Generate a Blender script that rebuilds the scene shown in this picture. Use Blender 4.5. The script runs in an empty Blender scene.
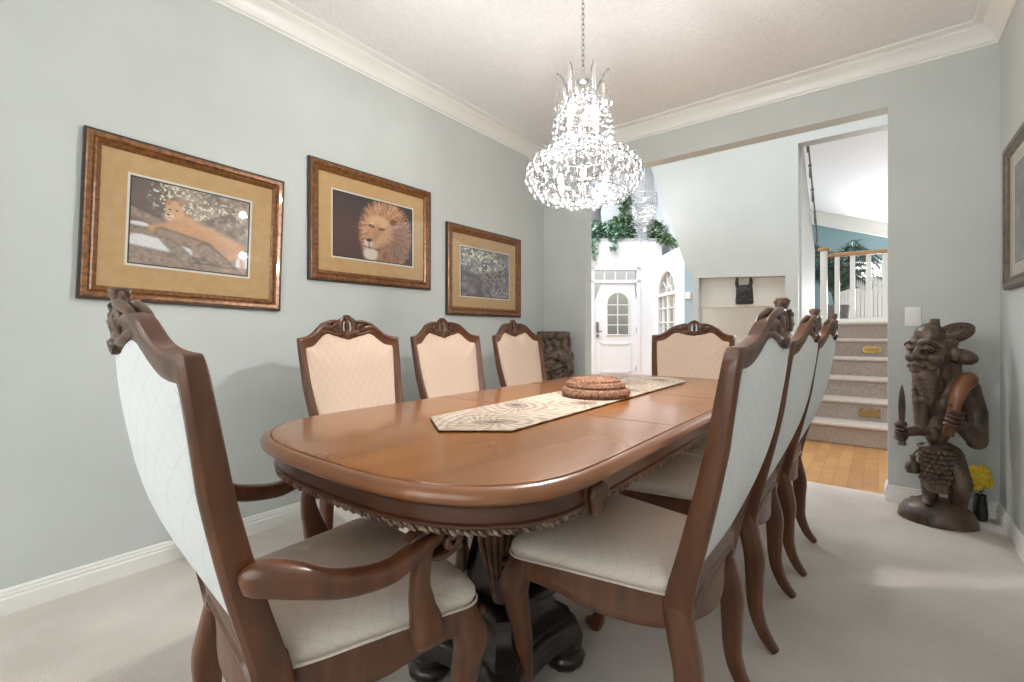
import bpy, bmesh, math, random
import numpy as np
from mathutils import Vector, Matrix, noise as mnoise
R_ = math.radians
PI = math.pi
sc = bpy.context.scene
COL = sc.collection

# ------------------------------------------------------------------ camera, world, light, exposure
YAW = 0.66833
cd = bpy.data.cameras.new('camera'); cam = bpy.data.objects.new('camera', cd); COL.objects.link(cam)
cam.location = (0, 0, 1.04); cam.rotation_euler = (R_(90), 0, YAW)
cd.sensor_width = 36; cd.lens = 463.95 / 1024 * 36
cd.shift_y = -10.4 / 1024; cd.clip_start = 0.02
sc.camera = cam
sc.view_settings.view_transform = 'Standard'; sc.view_settings.look = 'None'
sc.view_settings.gamma = 1; sc.view_settings.use_curve_mapping = False
sc.view_settings.exposure = 1.06
sc.cycles.transparent_max_bounces = 40
sc.cycles.max_bounces = 10
sc.cycles.caustics_reflective = False; sc.cycles.caustics_refractive = False
sc.cycles.sample_clamp_indirect = 6

w = bpy.data.worlds.new('sky'); sc.world = w; w.use_nodes = True
nt = w.node_tree; nt.nodes.clear()
wo = nt.nodes.new('ShaderNodeOutputWorld'); bg = nt.nodes.new('ShaderNodeBackground')
tc = nt.nodes.new('ShaderNodeTexCoord'); sp = nt.nodes.new('ShaderNodeSeparateXYZ'); cr = nt.nodes.new('ShaderNodeValToRGB')
nt.links.new(tc.outputs['Generated'], sp.inputs[0]); nt.links.new(sp.outputs['Z'], cr.inputs[0])
e = cr.color_ramp.elements
e[0].position = 0.0; e[0].color = (.13, .125, .11, 1); e[1].position = .35; e[1].color = (.93, .96, 1, 1)
k = e.new(.06); k.color = (.22, .21, .18, 1)
nt.links.new(cr.outputs[0], bg.inputs[0]); bg.inputs[1].default_value = 1.0
nt.links.new(bg.outputs[0], wo.inputs[0])

def area(name, loc, rot, sx, sy, power, color=(1, 1, 1)):
    l = bpy.data.lights.new(name, 'AREA'); l.shape = 'RECTANGLE'; l.size = sx; l.size_y = sy
    l.energy = power; l.color = color
    o = bpy.data.objects.new(name, l); o.location = loc; o.rotation_euler = rot; COL.objects.link(o); return o
def point(name, loc, power, color=(1, .9, .78), r=.05):
    l = bpy.data.lights.new(name, 'POINT'); l.energy = power; l.color = color; l.shadow_soft_size = r
    o = bpy.data.objects.new(name, l); o.location = loc; COL.objects.link(o); return o
# daylight entering by the big window behind the camera and the stair hall's windows; foyer and hall fills are added lamps
area('window_daylight', (-.89, -1.42, 1.55), (R_(90), 0, R_(180)), 2.5, 1.7, 122, (.95, .98, 1))
area('foyer_fill', (-4.6, 6.4, 5.2), (0, 0, 0), 3.5, 3.5, 195, (.92, .96, 1))  # added overhead lamp that brightens the foyer; no window there
area('stair_daylight', (0.3, 9.9, 1.75), (R_(90), 0, R_(180)), 1.3, .85, 55, (1, 1, 1)).rotation_euler = (R_(-105), 0, 0)
area('hall_fill', (-1.2, 4.4, 4.6), (0, 0, 0), 2.2, .8, 6, (1, .98, .95))  # added overhead lamp above the passage, not at any window

# ------------------------------------------------------------------ materials
def sl(r, g, b):
    f = lambda c: (c / 255 / 12.92) if c / 255 <= .04045 else ((c / 255 + .055) / 1.055) ** 2.4
    return (f(r), f(g), f(b), 1)
def mat(name, col, rough=.5, metal=0, spec=.5, coat=0):
    m = bpy.data.materials.new(name); m.use_nodes = True
    b = m.node_tree.nodes['Principled BSDF']
    b.inputs['Base Color'].default_value = col; b.inputs['Roughness'].default_value = rough
    b.inputs['Metallic'].default_value = metal; b.inputs['Specular IOR Level'].default_value = spec
    b.inputs['Coat Weight'].default_value = coat
    return m
def N(m, t, **kw):
    n = m.node_tree.nodes.new(t)
    for a, v in kw.items(): setattr(n, a, v)
    return n
def L(m, a, b): m.node_tree.links.new(a, b)
def ramp(m, fac, stops):
    r = N(m, 'ShaderNodeValToRGB'); el = r.color_ramp.elements
    el[0].position, el[0].color = stops[0]; el[1].position, el[1].color = stops[-1]
    for p, c in stops[1:-1]:
        q = el.new(p); q.color = c
    L(m, fac, r.inputs[0]); return r.outputs[0]
def noisy(name, c0, c1, scale=(1, 1, 1), nscale=6, detail=5, rough=.5, bump=0, lo=.35, hi=.65, metal=0, coat=0, spec=.5, dist=.02, bscale=None):
    m = mat(name, c0, rough, metal, spec, coat); b = m.node_tree.nodes['Principled BSDF']
    t = N(m, 'ShaderNodeTexCoord'); mp = N(m, 'ShaderNodeMapping'); mp.inputs['Scale'].default_value = scale
    n = N(m, 'ShaderNodeTexNoise'); n.inputs['Scale'].default_value = nscale; n.inputs['Detail'].default_value = detail
    L(m, t.outputs['Object'], mp.inputs[0]); L(m, mp.outputs[0], n.inputs[0])
    L(m, ramp(m, n.outputs['Fac'], [(lo, c0), (hi, c1)]), b.inputs['Base Color'])
    if bump:
        bn = N(m, 'ShaderNodeBump'); bn.inputs['Strength'].default_value = bump; bn.inputs['Distance'].default_value = dist
        src = n
        if bscale:
            src = N(m, 'ShaderNodeTexNoise'); src.inputs['Scale'].default_value = bscale; src.inputs['Detail'].default_value = 3
            L(m, t.outputs['Object'], src.inputs[0])
        L(m, src.outputs['Fac'], bn.inputs['Height']); L(m, bn.outputs[0], b.inputs['Normal'])
    return m
def attr_mat(name, rough=.5, coat=0, bump=0):
    m = mat(name, (1, 1, 1, 1), rough, coat=coat); a = N(m, 'ShaderNodeAttribute'); a.attribute_name = 'Col'
    L(m, a.outputs['Color'], m.node_tree.nodes['Principled BSDF'].inputs['Base Color']); return m

M = {}
M['wall'] = noisy('wall_paint', sl(199, 204, 201), sl(203, 208, 205), nscale=3, rough=.55, bump=.03, bscale=160, dist=.002, spec=.35)
M['white'] = mat('white_trim_paint', sl(236, 235, 230), .35)
M['ceil'] = noisy('stippled_ceiling', sl(236, 236, 236), sl(241, 241, 241), nscale=40, rough=.9, bump=.5, bscale=70, dist=.012, spec=.2)
M['carpet'] = noisy('beige_carpet', sl(202, 192, 183), sl(222, 214, 206), nscale=1.6, detail=6, rough=1, bump=.5, bscale=240, dist=.008, spec=.1)
M['foyer'] = mat('foyer_paint', sl(226, 229, 233), .6)
M['door'] = mat('door_paint', sl(222, 226, 231), .4)
M['hall'] = mat('hall_paint', sl(212, 214, 211), .6)
M['cream'] = mat('niche_paint', sl(222, 221, 214), .6)
M['blue'] = mat('pale_blue_paint', sl(168, 190, 202), .6)
M['teal'] = mat('teal_paint', sl(140, 172, 180), .6)
M['chairwood'] = noisy('walnut_stain', sl(76, 43, 27), sl(110, 67, 41), (7, 7, 1), 5, 6, .32, coat=.25, lo=.3, hi=.7)
M['carved'] = noisy('dark_carved_walnut', sl(64, 39, 25), sl(104, 66, 42), (1, 1, 1), 40, 4, .35, coat=.2)
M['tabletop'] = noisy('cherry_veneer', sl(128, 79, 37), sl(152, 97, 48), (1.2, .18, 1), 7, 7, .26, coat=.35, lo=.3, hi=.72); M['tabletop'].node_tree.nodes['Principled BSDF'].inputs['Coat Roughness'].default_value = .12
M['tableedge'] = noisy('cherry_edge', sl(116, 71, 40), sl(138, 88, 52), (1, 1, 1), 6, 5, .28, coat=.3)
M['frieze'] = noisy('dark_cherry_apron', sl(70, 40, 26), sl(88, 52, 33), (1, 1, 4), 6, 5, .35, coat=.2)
M['trimcarve'] = noisy('mottled_carving', sl(66, 46, 34), sl(150, 122, 102), (1, 1, 1), 70, 3, .35, lo=.4, hi=.66)  # lighter highlights mottled into the dark brown colour
M['ebony'] = noisy('ebonised_pedestal', sl(30, 22, 20), sl(46, 34, 29), (1, 1, 1), 9, 4, .3, coat=.3)
M['seam'] = mat('seam_shadow_gap', sl(70, 40, 24), .6)

def fabric(name, c0, c1, k=26):
    m = mat(name, c0, .85, spec=.15); b = m.node_tree.nodes['Principled BSDF']
    t = N(m, 'ShaderNodeTexCoord'); outs = []
    for ang in (-1, 1):
        d = N(m, 'ShaderNodeVectorMath', operation='DOT_PRODUCT'); d.inputs[1].default_value = (k, k * .8 * ang, k * .8 * ang)
        L(m, t.outputs['Object'], d.inputs[0])
        f = N(m, 'ShaderNodeMath', operation='PINGPONG'); f.inputs[1].default_value = .5; L(m, d.outputs['Value'], f.inputs[0])
        g = N(m, 'ShaderNodeMath', operation='LESS_THAN'); g.inputs[1].default_value = .05; L(m, f.outputs[0], g.inputs[0]); outs.append(g)
    mx = N(m, 'ShaderNodeMath', operation='MAXIMUM'); L(m, outs[0].outputs[0], mx.inputs[0]); L(m, outs[1].outputs[0], mx.inputs[1])
    n = N(m, 'ShaderNodeTexNoise'); n.inputs['Scale'].default_value = 45; L(m, t.outputs['Object'], n.inputs[0])
    ml = N(m, 'ShaderNodeMath', operation='MULTIPLY'); L(m, mx.outputs[0], ml.inputs[0]); L(m, n.outputs['Fac'], ml.inputs[1])
    L(m, ramp(m, ml.outputs[0], [(.1, c0), (.7, c1)]), b.inputs['Base Color'])
    w2 = N(m, 'ShaderNodeTexNoise'); w2.inputs['Scale'].default_value = 420; L(m, t.outputs['Object'], w2.inputs[0])
    bp = N(m, 'ShaderNodeBump'); bp.inputs['Strength'].default_value = .25; bp.inputs['Distance'].default_value = .003
    L(m, w2.outputs['Fac'], bp.inputs['Height']); L(m, bp.outputs[0], b.inputs['Normal'])
    return m
M['seatfab'] = fabric('ivory_damask', sl(222, 211, 200), sl(213, 201, 189))
M['backfab'] = fabric('peach_damask', sl(216, 191, 170), sl(224, 202, 184))
M['rearfab'] = fabric('white_damask', sl(222, 223, 222), sl(213, 215, 215))

M['goldframe'] = noisy('mottled_bronze_gilt', sl(84, 50, 26), sl(150, 98, 50), (1, 1, 1), 60, 8, .3, metal=.25, coat=.3, lo=.3, hi=.7)
M['darkedge'] = mat('dark_frame_edge', sl(52, 40, 32), .4)
M['matboard'] = noisy('tan_mat_board', sl(206, 164, 112), sl(212, 172, 120), nscale=30, rough=.8)
M['mat2'] = mat('pale_mat_board', sl(214, 204, 186), .8)
M['ivorybevel'] = mat('ivory_bevel', sl(236, 230, 220), .7)
M['blackline'] = mat('black_fillet', sl(28, 24, 26), .5)
M['greyframe'] = noisy('grey_brown_frame', sl(84, 74, 64), sl(118, 104, 90), (1, 1, 1), 20, 5, .35, metal=.2)
M['print'] = attr_mat('photographic_print', .45)
M['runner'] = attr_mat('printed_runner_cloth', .9)
M['basket'] = noisy('woven_basket', sl(120, 80, 60), sl(182, 140, 112), (1, 1, 1), 110, 3, .8, bump=.3, bscale=120)
M['statue'] = noisy('dark_hardwood_carving', sl(54, 42, 34), sl(100, 80, 64), (1, 1, .4), 18, 6, .46, bump=.25, bscale=60, dist=.006, coat=.15)
M['statuered'] = noisy('reddish_hardwood', sl(66, 38, 26), sl(96, 60, 40), (1, 1, .5), 12, 5, .3, coat=.2)
M['statuehorn'] = noisy('orange_brown_hardwood', sl(92, 54, 30), sl(134, 84, 48), (1, 1, .6), 8, 4, .28, coat=.3)
M['statuescale'] = noisy('scaled_hardwood', sl(58, 46, 38), sl(108, 88, 72), nscale=60, rough=.45)
M['drum'] = noisy('weathered_carved_stump', sl(42, 32, 26), sl(122, 100, 84), (1, 1, 1), 22, 6, .6, bump=.9, bscale=30, dist=.02)
M['mask'] = noisy('black_mask_wood', sl(30, 30, 32), sl(70, 68, 66), nscale=24, rough=.5)
M['yellow'] = noisy('yellow_petals', sl(214, 178, 30), sl(238, 208, 70), nscale=40, rough=.6)
M['vase'] = mat('dark_green_glaze', sl(34, 40, 32), .2)
M['leaf'] = noisy('ivy_green', sl(64, 116, 92), sl(160, 190, 166), nscale=14, rough=.5)
M['leafdark'] = noisy('olive_leaf', sl(62, 100, 66), sl(130, 154, 110), nscale=14, rough=.5)
M['palm'] = noisy('dark_palm_green', sl(40, 66, 58), sl(84, 112, 98), nscale=12, rough=.45)
M['urn'] = noisy('grey_wicker', sl(84, 82, 86), sl(124, 122, 126), (1, 1, 8), 24, 3, .8)
M['brass'] = mat('polished_brass', sl(206, 170, 96), .25, .9)
M['chrome'] = mat('silver_metal', sl(190, 190, 190), .15, 1)
M['iron'] = mat('grey_iron', sl(120, 118, 118), .4, .4)
M['plate'] = mat('switch_plastic', sl(240, 240, 236), .4)
M['oakrail'] = noisy('oak_handrail', sl(176, 138, 98), sl(196, 158, 116), (8, 1, 8), 6, 4, .4)
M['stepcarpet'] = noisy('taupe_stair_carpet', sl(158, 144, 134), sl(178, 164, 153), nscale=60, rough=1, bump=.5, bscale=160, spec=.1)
M['nosing'] = noisy('pale_tread_carpet', sl(196, 184, 174), sl(210, 199, 190), nscale=60, rough=1, bump=.4, bscale=160, spec=.1)  # treads and nosings in a paler tone than the risers
M['blind'] = mat('sheer_blind', sl(236, 236, 236), .7)
m = M['blind']; tl = N(m, 'ShaderNodeBsdfTranslucent'); tl.inputs[0].default_value = sl(240, 240, 240); mx = N(m, 'ShaderNodeMixShader'); mx.inputs[0].default_value = .6
L(m, m.node_tree.nodes['Principled BSDF'].outputs[0], mx.inputs[1]); L(m, tl.outputs[0], mx.inputs[2]); L(m, mx.outputs[0], m.node_tree.nodes['Material Output'].inputs[0])
M['bulb'] = None

# hardwood planks
m = mat('oak_floor', sl(200, 150, 96), .35, coat=.2); b = m.node_tree.nodes['Principled BSDF']
t = N(m, 'ShaderNodeTexCoord'); br = N(m, 'ShaderNodeTexBrick')
br.inputs['Scale'].default_value = 1; br.inputs['Brick Width'].default_value = .55; br.inputs['Row Height'].default_value = .083
br.inputs['Mortar Size'].default_value = .0015; br.inputs['Color1'].default_value = sl(206, 156, 98); br.inputs['Color2'].default_value = sl(184, 132, 80)
br.inputs['Mortar'].default_value = sl(150, 104, 62)
mp = N(m, 'ShaderNodeMapping'); mp.inputs['Rotation'].default_value = (0, 0, R_(90))
L(m, t.outputs['Object'], mp.inputs[0]); L(m, mp.outputs[0], br.inputs[0])
n = N(m, 'ShaderNodeTexNoise'); n.inputs['Scale'].default_value = 9; n.inputs['Detail'].default_value = 6; L(m, t.outputs['Object'], n.inputs[0])
mx = N(m, 'ShaderNodeMix', data_type='RGBA', blend_type='MULTIPLY'); mx.inputs[0].default_value = .5
L(m, br.outputs['Color'], mx.inputs[6]); L(m, ramp(m, n.outputs['Fac'], [(.3, (.7, .66, .6, 1)), (.7, (1, 1, 1, 1))]), mx.inputs[7])
L(m, mx.outputs[2], b.inputs['Base Color']); M['oak'] = m

def glass(name, tint=(1, 1, 1, 1), edge=.55, rough=.03, base=.06, top=1):
    m = bpy.data.materials.new(name); m.use_nodes = True; t = m.node_tree; t.nodes.clear()
    o = N(m, 'ShaderNodeOutputMaterial'); mx = N(m, 'ShaderNodeMixShader'); tr = N(m, 'ShaderNodeBsdfTransparent'); gl = N(m, 'ShaderNodeBsdfGlossy')
    lw = N(m, 'ShaderNodeLayerWeight'); lw.inputs[0].default_value = edge
    mm = N(m, 'ShaderNodeMath', operation='MAXIMUM'); mm.inputs[1].default_value = base
    tr.inputs[0].default_value = tint; gl.inputs['Roughness'].default_value = rough
    sc_ = N(m, 'ShaderNodeMath', operation='MULTIPLY'); sc_.inputs[1].default_value = top
    L(m, lw.outputs['Facing'], sc_.inputs[0]); L(m, sc_.outputs[0], mm.inputs[0]); L(m, mm.outputs[0], mx.inputs[0]); L(m, tr.outputs[0], mx.inputs[1]); L(m, gl.outputs[0], mx.inputs[2])
    L(m, mx.outputs[0], o.inputs[0]); return m
M['crystal'] = glass('cut_crystal', (.93, .93, .94, 1), .34, .28, .012, .26)
m = M['crystal']; lw = N(m, 'ShaderNodeLayerWeight'); lw.inputs[0].default_value = .35
tr_ = [n for n in m.node_tree.nodes if n.type == 'BSDF_TRANSPARENT'][0]
L(m, ramp(m, lw.outputs['Facing'], [(.25, (.97, .97, .975, 1)), (.75, (.72, .72, .74, 1))]), tr_.inputs[0])
M['pane'] = glass('window_glass', (.96, .97, .97, 1), .08, .02, .025)
def emit(name, col, s):
    m = bpy.data.materials.new(name); m.use_nodes = True; t = m.node_tree; t.nodes.clear()
    o = N(m, 'ShaderNodeOutputMaterial'); e = N(m, 'ShaderNodeEmission'); e.inputs[0].default_value = col; e.inputs[1].default_value = s
    L(m, e.outputs[0], o.inputs[0]); return m
M['bulb'] = emit('lit_bulb', (1, .95, .88, 1), 1.6)

# ------------------------------------------------------------------ mesh helpers
def catmull(pts, n=8, closed=False):
    P = [Vector(p) for p in pts]; out = []; k = len(P)
    for i in range(k if closed else k - 1):
        if closed: p0, p1, p2, p3 = P[i - 1], P[i], P[(i + 1) % k], P[(i + 2) % k]
        else: p0, p1, p2, p3 = P[max(i - 1, 0)], P[i], P[i + 1], P[min(i + 2, k - 1)]
        for j in range(n):
            t = j / n
            out.append(.5 * ((2 * p1) + (p2 - p0) * t + (2 * p0 - 5 * p1 + 4 * p2 - p3) * t * t + (3 * p1 - p0 - 3 * p2 + p3) * t ** 3))
    if not closed: out.append(P[-1].copy())
    return out
class MB:
    def __init__(s): s.v = []; s.f = []
    def add(s, v, f):
        o = len(s.v); s.v += [tuple(p) for p in v]; s.f += [tuple(i + o for i in q) for q in f]; return s
    def box(s, x0, x1, y0, y1, z0, z1, mtx=None):
        v = [Vector((x, y, z)) for z in (z0, z1) for y in (y0, y1) for x in (x0, x1)]
        if mtx: v = [mtx @ p for p in v]
        return s.add(v, [(0, 2, 3, 1), (4, 5, 7, 6), (0, 1, 5, 4), (2, 6, 7, 3), (0, 4, 6, 2), (1, 3, 7, 5)])
    def rings(s, rings, closed=True, cap=True):
        n = len(rings[0]); v = [p for r in rings for p in r]; f = []
        for i in range(len(rings) - 1):
            for j in range(n if closed else n - 1):
                a, b_ = i * n + j, i * n + (j + 1) % n
                f.append((a, b_, b_ + n, a + n))
        if cap and closed:
            f.append(tuple(range(n - 1, -1, -1))); f.append(tuple((len(rings) - 1) * n + j for j in range(n)))
        return s.add(v, f)
    def tube(s, path, r, n=10, up=(0, 0, 1), sq=None, smooth=0):
        """r: radius, list of radii, or list of (half width along side, half width along up'); sq = superellipse exponent"""
        if smooth:
            k0 = len(path); rr = r if isinstance(r, (list, tuple)) else [r] * k0
            rr = [q if isinstance(q, (list, tuple)) else (q, q) for q in rr]
            both = catmull([Vector((0, 0, 0)) + Vector(p) for p in path], smooth)
            rad = []
            for i in range(k0 - 1):
                for j in range(smooth):
                    t = j / smooth; t = t * t * (3 - 2 * t)
                    rad.append(tuple(rr[i][q] * (1 - t) + rr[i + 1][q] * t for q in (0, 1)))
            rad.append(tuple(rr[-1])); path, r = both, rad
        P = [Vector(p) for p in path]; k = len(P)
        r = list(r) if isinstance(r, (list, tuple)) else [r] * k
        rings = []; U0 = Vector(up)
        for i in range(k):
            t = (P[min(i + 1, k - 1)] - P[max(i - 1, 0)])
            t = t.normalized() if t.length > 1e-9 else Vector((0, 0, 1))
            u = U0 - t * U0.dot(t)
            if u.length < .05: u = Vector((0, 1, 0)) - t * t.y
            if u.length < .05: u = Vector((1, 0, 0)) - t * t.x
            u.normalize(); sd = t.cross(u)
            a, b_ = r[i] if isinstance(r[i], (list, tuple)) else (r[i], r[i])
            ring = []
            for j in range(n):
                th = 2 * PI * (j + .5) / n; c, q = math.cos(th), math.sin(th)
                if sq: c = math.copysign(abs(c) ** (2 / sq), c); q = math.copysign(abs(q) ** (2 / sq), q)
                ring.append(P[i] + sd * (a * c) + u * (b_ * q))
            rings.append(ring)
        return s.rings(rings)
    def lathe(s, prof, n=24, c=(0, 0, 0), fn=None):
        rings = []
        for r, z in prof:
            ring = []
            for j in range(n):
                th = 2 * PI * j / n; rr = r * (fn(th, z) if fn else 1)
                ring.append((c[0] + rr * math.cos(th), c[1] + rr * math.sin(th), c[2] + z))
            rings.append(ring)
        return s.rings(rings)
    def ell(s, c, r, n=12, m_=8, mtx=None):
        r = r if isinstance(r, (tuple, list)) else (r, r, r); rings = []
        for i in range(1, m_):
            ph = PI * i / m_ - PI / 2
            rings.append([Vector((r[0] * math.cos(ph) * math.cos(2 * PI * j / n), r[1] * math.cos(ph) * math.sin(2 * PI * j / n), r[2] * math.sin(ph))) for j in range(n)])
        if mtx: rings = [[mtx @ p for p in q] for q in rings]
        C = Vector(c); rings = [[p + C for p in q] for q in rings]
        bo = Vector((0, 0, -r[2])); tp = Vector((0, 0, r[2]))
        if mtx: bo, tp = mtx @ bo, mtx @ tp
        o = len(s.v); s.rings(rings, cap=False); s.v += [tuple(bo + C), tuple(tp + C)]; b_ = len(s.v) - 2
        for j in range(n): s.f.append((b_, o + (j + 1) % n, o + j)); q = o + (m_ - 2) * n; s.f.append((b_ + 1, q + j, q + (j + 1) % n))
        return s
    def cap(s, a, b_, ra, rb, n=12):
        """tapered capsule"""
        a, b_ = Vector(a), Vector(b_); d = (b_ - a); L_ = d.length; d.normalize(); path = []; r = []
        for q in (-.98, -.8, -.5, 0): path.append(a + d * q * ra); r.append(ra * math.sqrt(max(1 - q * q, .0)))
        for q in (0, .5, .8, .98): path.append(b_ + d * q * rb); r.append(rb * math.sqrt(max(1 - q * q, .0)))
        return s.tube(path, r, n)
    def prism(s, outline, axis, a, b_):
        """closed 2-D outline extruded along axis 'x','y' or 'z' from a to b"""
        mk = {'y': lambda p, t: (p[0], t, p[1]), 'x': lambda p, t: (t, p[0], p[1]), 'z': lambda p, t: (p[0], p[1], t)}[axis]
        n = len(outline); v = [mk(p, a) for p in outline] + [mk(p, b_) for p in outline]
        f = [(i, (i + 1) % n, (i + 1) % n + n, i + n) for i in range(n)] + [tuple(range(n - 1, -1, -1)), tuple(range(n, 2 * n))]
        return s.add(v, f)
    def xf(s, mtx): s.v = [tuple(mtx @ Vector(p)) for p in s.v]; return s
    def merge(s, o): return s.add(o.v, o.f)

def obj(name, mb, m, parent=None, smooth=35, mods=(), loc=None):
    me = bpy.data.meshes.new(name); me.from_pydata(mb.v, [], mb.f); me.update()
    bm = bmesh.new(); bm.from_mesh(me); bmesh.ops.recalc_face_normals(bm, faces=bm.faces); bm.to_mesh(me); bm.free()
    me.materials.append(m)
    o = bpy.data.objects.new(name, me); COL.objects.link(o)
    for kind, kw in mods:
        q = o.modifiers.new(kind, kind)
        for a, v in kw.items(): setattr(q, a, v)
    if mods:
        dg = bpy.context.evaluated_depsgraph_get(); me2 = bpy.data.meshes.new_from_object(o.evaluated_get(dg))
        o.modifiers.clear(); o.data = me2; bpy.data.meshes.remove(me); me = me2
        me.name = name
    if smooth:
        me.polygons.foreach_set('use_smooth', [True] * len(me.polygons))
        if smooth < 180: me.set_sharp_from_angle(angle=R_(smooth))
    if parent: o.parent = parent
    if loc: o.location = loc
    return o
BEV = lambda w_, s_=2: ('BEVEL', dict(width=w_, segments=s_, limit_method='ANGLE', angle_limit=R_(40)))
SUB = lambda l=1: ('SUBSURF', dict(levels=l, render_levels=l))
def remesh(v, it=4): return [('REMESH', dict(mode='VOXEL', voxel_size=v, use_smooth_shade=True)), ('SMOOTH', dict(factor=.5, iterations=it))]
def tag(o, label, cat, group=None):
    o['label'] = label; o['category'] = cat
    if group: o['group'] = group
    return o
def thing(name, label, cat, loc=(0, 0, 0), rz=0, group=None):
    o = bpy.data.objects.new(name, None); COL.objects.link(o); o.location = loc; o.rotation_euler = (0, 0, rz); o.empty_display_size = .1
    return tag(o, label, cat, group)
def struct(name, mb, m, parent=None, **k):
    o = obj(name, mb, m, parent, **k)
    if not parent: o['kind'] = 'structure'
    return o
def copy_tree(o, parent=None):
    kids = list(o.children); c = o.copy(); COL.objects.link(c)
    if parent: c.parent = parent
    for ch in kids: copy_tree(ch, c)
    return c

# ------------------------------------------------------------------ the dining room shell
XL, XR, YB, YF, H = -2.518, .527, 3.68, -1.5, 2.742
OX0, OX1, OZ, WT = -2.07, .047, 2.42, .12        # opening to the foyer
struct('floor', MB().box(XL - .1, XR + .1, YF - .1, YB + .10, -.06, 0), M['carpet'], smooth=0)
struct('ceiling', MB().box(XL - .1, XR + .1, YF - .1, YB + .1, H, H + .1), M['ceil'], smooth=0)
struct('wall_left', MB().box(XL - .1, XL, YF - .1, YB + WT, 0, H + .1), M['wall'], smooth=0)
struct('wall_right', MB().box(XR, XR + .1, YF - .1, YB + WT, 0, H + .1), M['wall'], smooth=0)
wb = MB(); wb.box(XL, OX0, YB, YB + WT, 0, H + .1); wb.box(OX1, XR, YB, YB + WT, 0, H + .1); wb.box(OX0, OX1, YB, YB + WT, OZ, H + .1)
struct('wall_back', wb, M['wall'], smooth=0)
wx0, wx1, wz0, wz1 = -2.2, .42, .7, 2.4
wf = MB(); wf.box(XL, wx0, YF - .1, YF, 0, H); wf.box(wx1, XR, YF - .1, YF, 0, H); wf.box(wx0, wx1, YF - .1, YF, 0, wz0); wf.box(wx0, wx1, YF - .1, YF, wz1, H)
struct('wall_front', wf, M['wall'], smooth=0)
fr = MB()
for a, b_ in ((wx0, wx0 + .06), (-.92, -.86), (wx1 - .06, wx1)): fr.box(a, b_, YF - .09, YF - .02, wz0, wz1)
for a, b_ in ((wz0, wz0 + .06), (wz1 - .06, wz1)): fr.box(wx0, wx1, YF - .09, YF - .02, a, b_)
wn = struct('window_1', fr, M['white'], smooth=0)
obj('pane', MB().box(wx0 + .06, wx1 - .06, YF - .06, YF - .055, wz0 + .06, wz1 - .06), M['pane'], wn, smooth=0)

def moulding(name, prof, segs):
    """profile (distance from wall, z) run along wall segments ((x,y) start, (x,y) end, inward normal), mitred"""
    mb = MB()
    for (a, b_, nn, ma, mb_) in segs:
        a, b_, nn = Vector(a), Vector(b_), Vector(nn); t = (b_ - a).normalized(); r0, r1 = [], []
        for d, z in prof:
            p = a + nn * d + t * (d * ma); q = b_ + nn * d - t * (d * mb_)
            r0.append((p.x, p.y, z)); r1.append((q.x, q.y, z))
        mb.rings([r0, r1])
    return struct(name, mb, M['white'], smooth=30)
cz = H - .112
crown = [(0, cz), (.008, cz), (.010, cz + .012), (.018, cz + .016), (.022, cz + .03), (.034, cz + .052), (.052, cz + .07), (.072, cz + .08), (.078, cz + .088), (.078, cz + .096),
         (.088, cz + .098), (.105, cz + .1), (.118, cz + .104), (.12, cz + .112), (0, cz + .112)]
moulding('trim_1', crown, [((XL, YF), (XL, YB), (1, 0), 1, 1)])
moulding('trim_2', crown, [((XL, YB), (XR, YB), (0, -1), 1, 1)])
moulding('trim_3', crown, [((XR, YB), (XR, YF), (-1, 0), 1, 1)])
bz = .092
base = [(0, 0), (.016, 0), (.016, bz * .62), (.012, bz * .68), (.013, bz * .8), (.009, bz * .84), (.009, bz * .94), (.005, bz), (0, bz)]
moulding('baseboard_left', base, [((XL, YF), (XL, YB), (1, 0), 1, 1)])
moulding('baseboard_back', base, [((XL, YB), (OX0, YB), (0, -1), 1, -1), ((OX0, YB), (OX0, YB + WT), (1, 0), -1, -1),
                                  ((OX1, YB), (XR, YB), (0, -1), -1, 1), ((OX1, YB + WT), (OX1, YB), (-1, 0), -1, -1)])
moulding('baseboard_right', base, [((XR, YB), (XR, YF), (-1, 0), 1, 1)])

# ------------------------------------------------------------------ foyer and stair hall beyond the opening
# hardwood floor, with the front door wall set at an angle to the dining room
struct('floor_foyer', MB().prism([(1.2, YB + .1), (1.2, 5.5), (-.5, 5.5), (-1.5, 7.0), (-3.65, 9.52), (-7.2, 6.7), (-9, YB + .1)], 'z', -.07, -.004), M['oak'], smooth=0)
ANG = Matrix.Rotation(YAW, 4, 'Z')
def st_rot(name, mb, m, **k): return struct(name, mb.xf(ANG), m, **k)
DD = 9.7
dl0, dl1, tz0, tz1 = 1.70, 2.62, 2.085, 2.32
dw = MB(); dw.box(-1.5, dl0, DD, DD + .14, 0, 2.97); dw.box(dl1, 3.14, DD, DD + .14, 0, 2.97); dw.box(dl0, dl1, DD, DD + .14, tz1, 2.97)
dw.box(-1.5, 3.14, DD, DD + 1.3, 2.90, 2.97)
st_rot('wall_door', dw, M['foyer'], smooth=0)
st_rot('wall_upper', MB().box(-2.5, 5.2, DD + 1.35, DD + 1.45, 2.5, 6), M['foyer'], smooth=0)
tr = MB()
for a, b_ in ((dl0 - .06, dl0 + .02), (dl1 - .02, dl1 + .06)): tr.box(a, b_, DD - .02, DD + .1, 0, tz1 + .05)
for a, b_ in ((2.035, tz0 + .015), (tz1 - .015, tz1 + .05)): tr.box(dl0 - .06, dl1 + .06, DD - .02, DD + .1, a, b_)
tw = st_rot('window_2', tr, M['door'], smooth=0)
g = MB()
for i in range(1, 4): x = dl0 + (dl1 - dl0) * i / 4; g.box(x - .012, x + .012, DD, DD + .05, tz0, tz1)
obj('muntin', g.xf(ANG), M['door'], tw, smooth=0)
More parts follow.
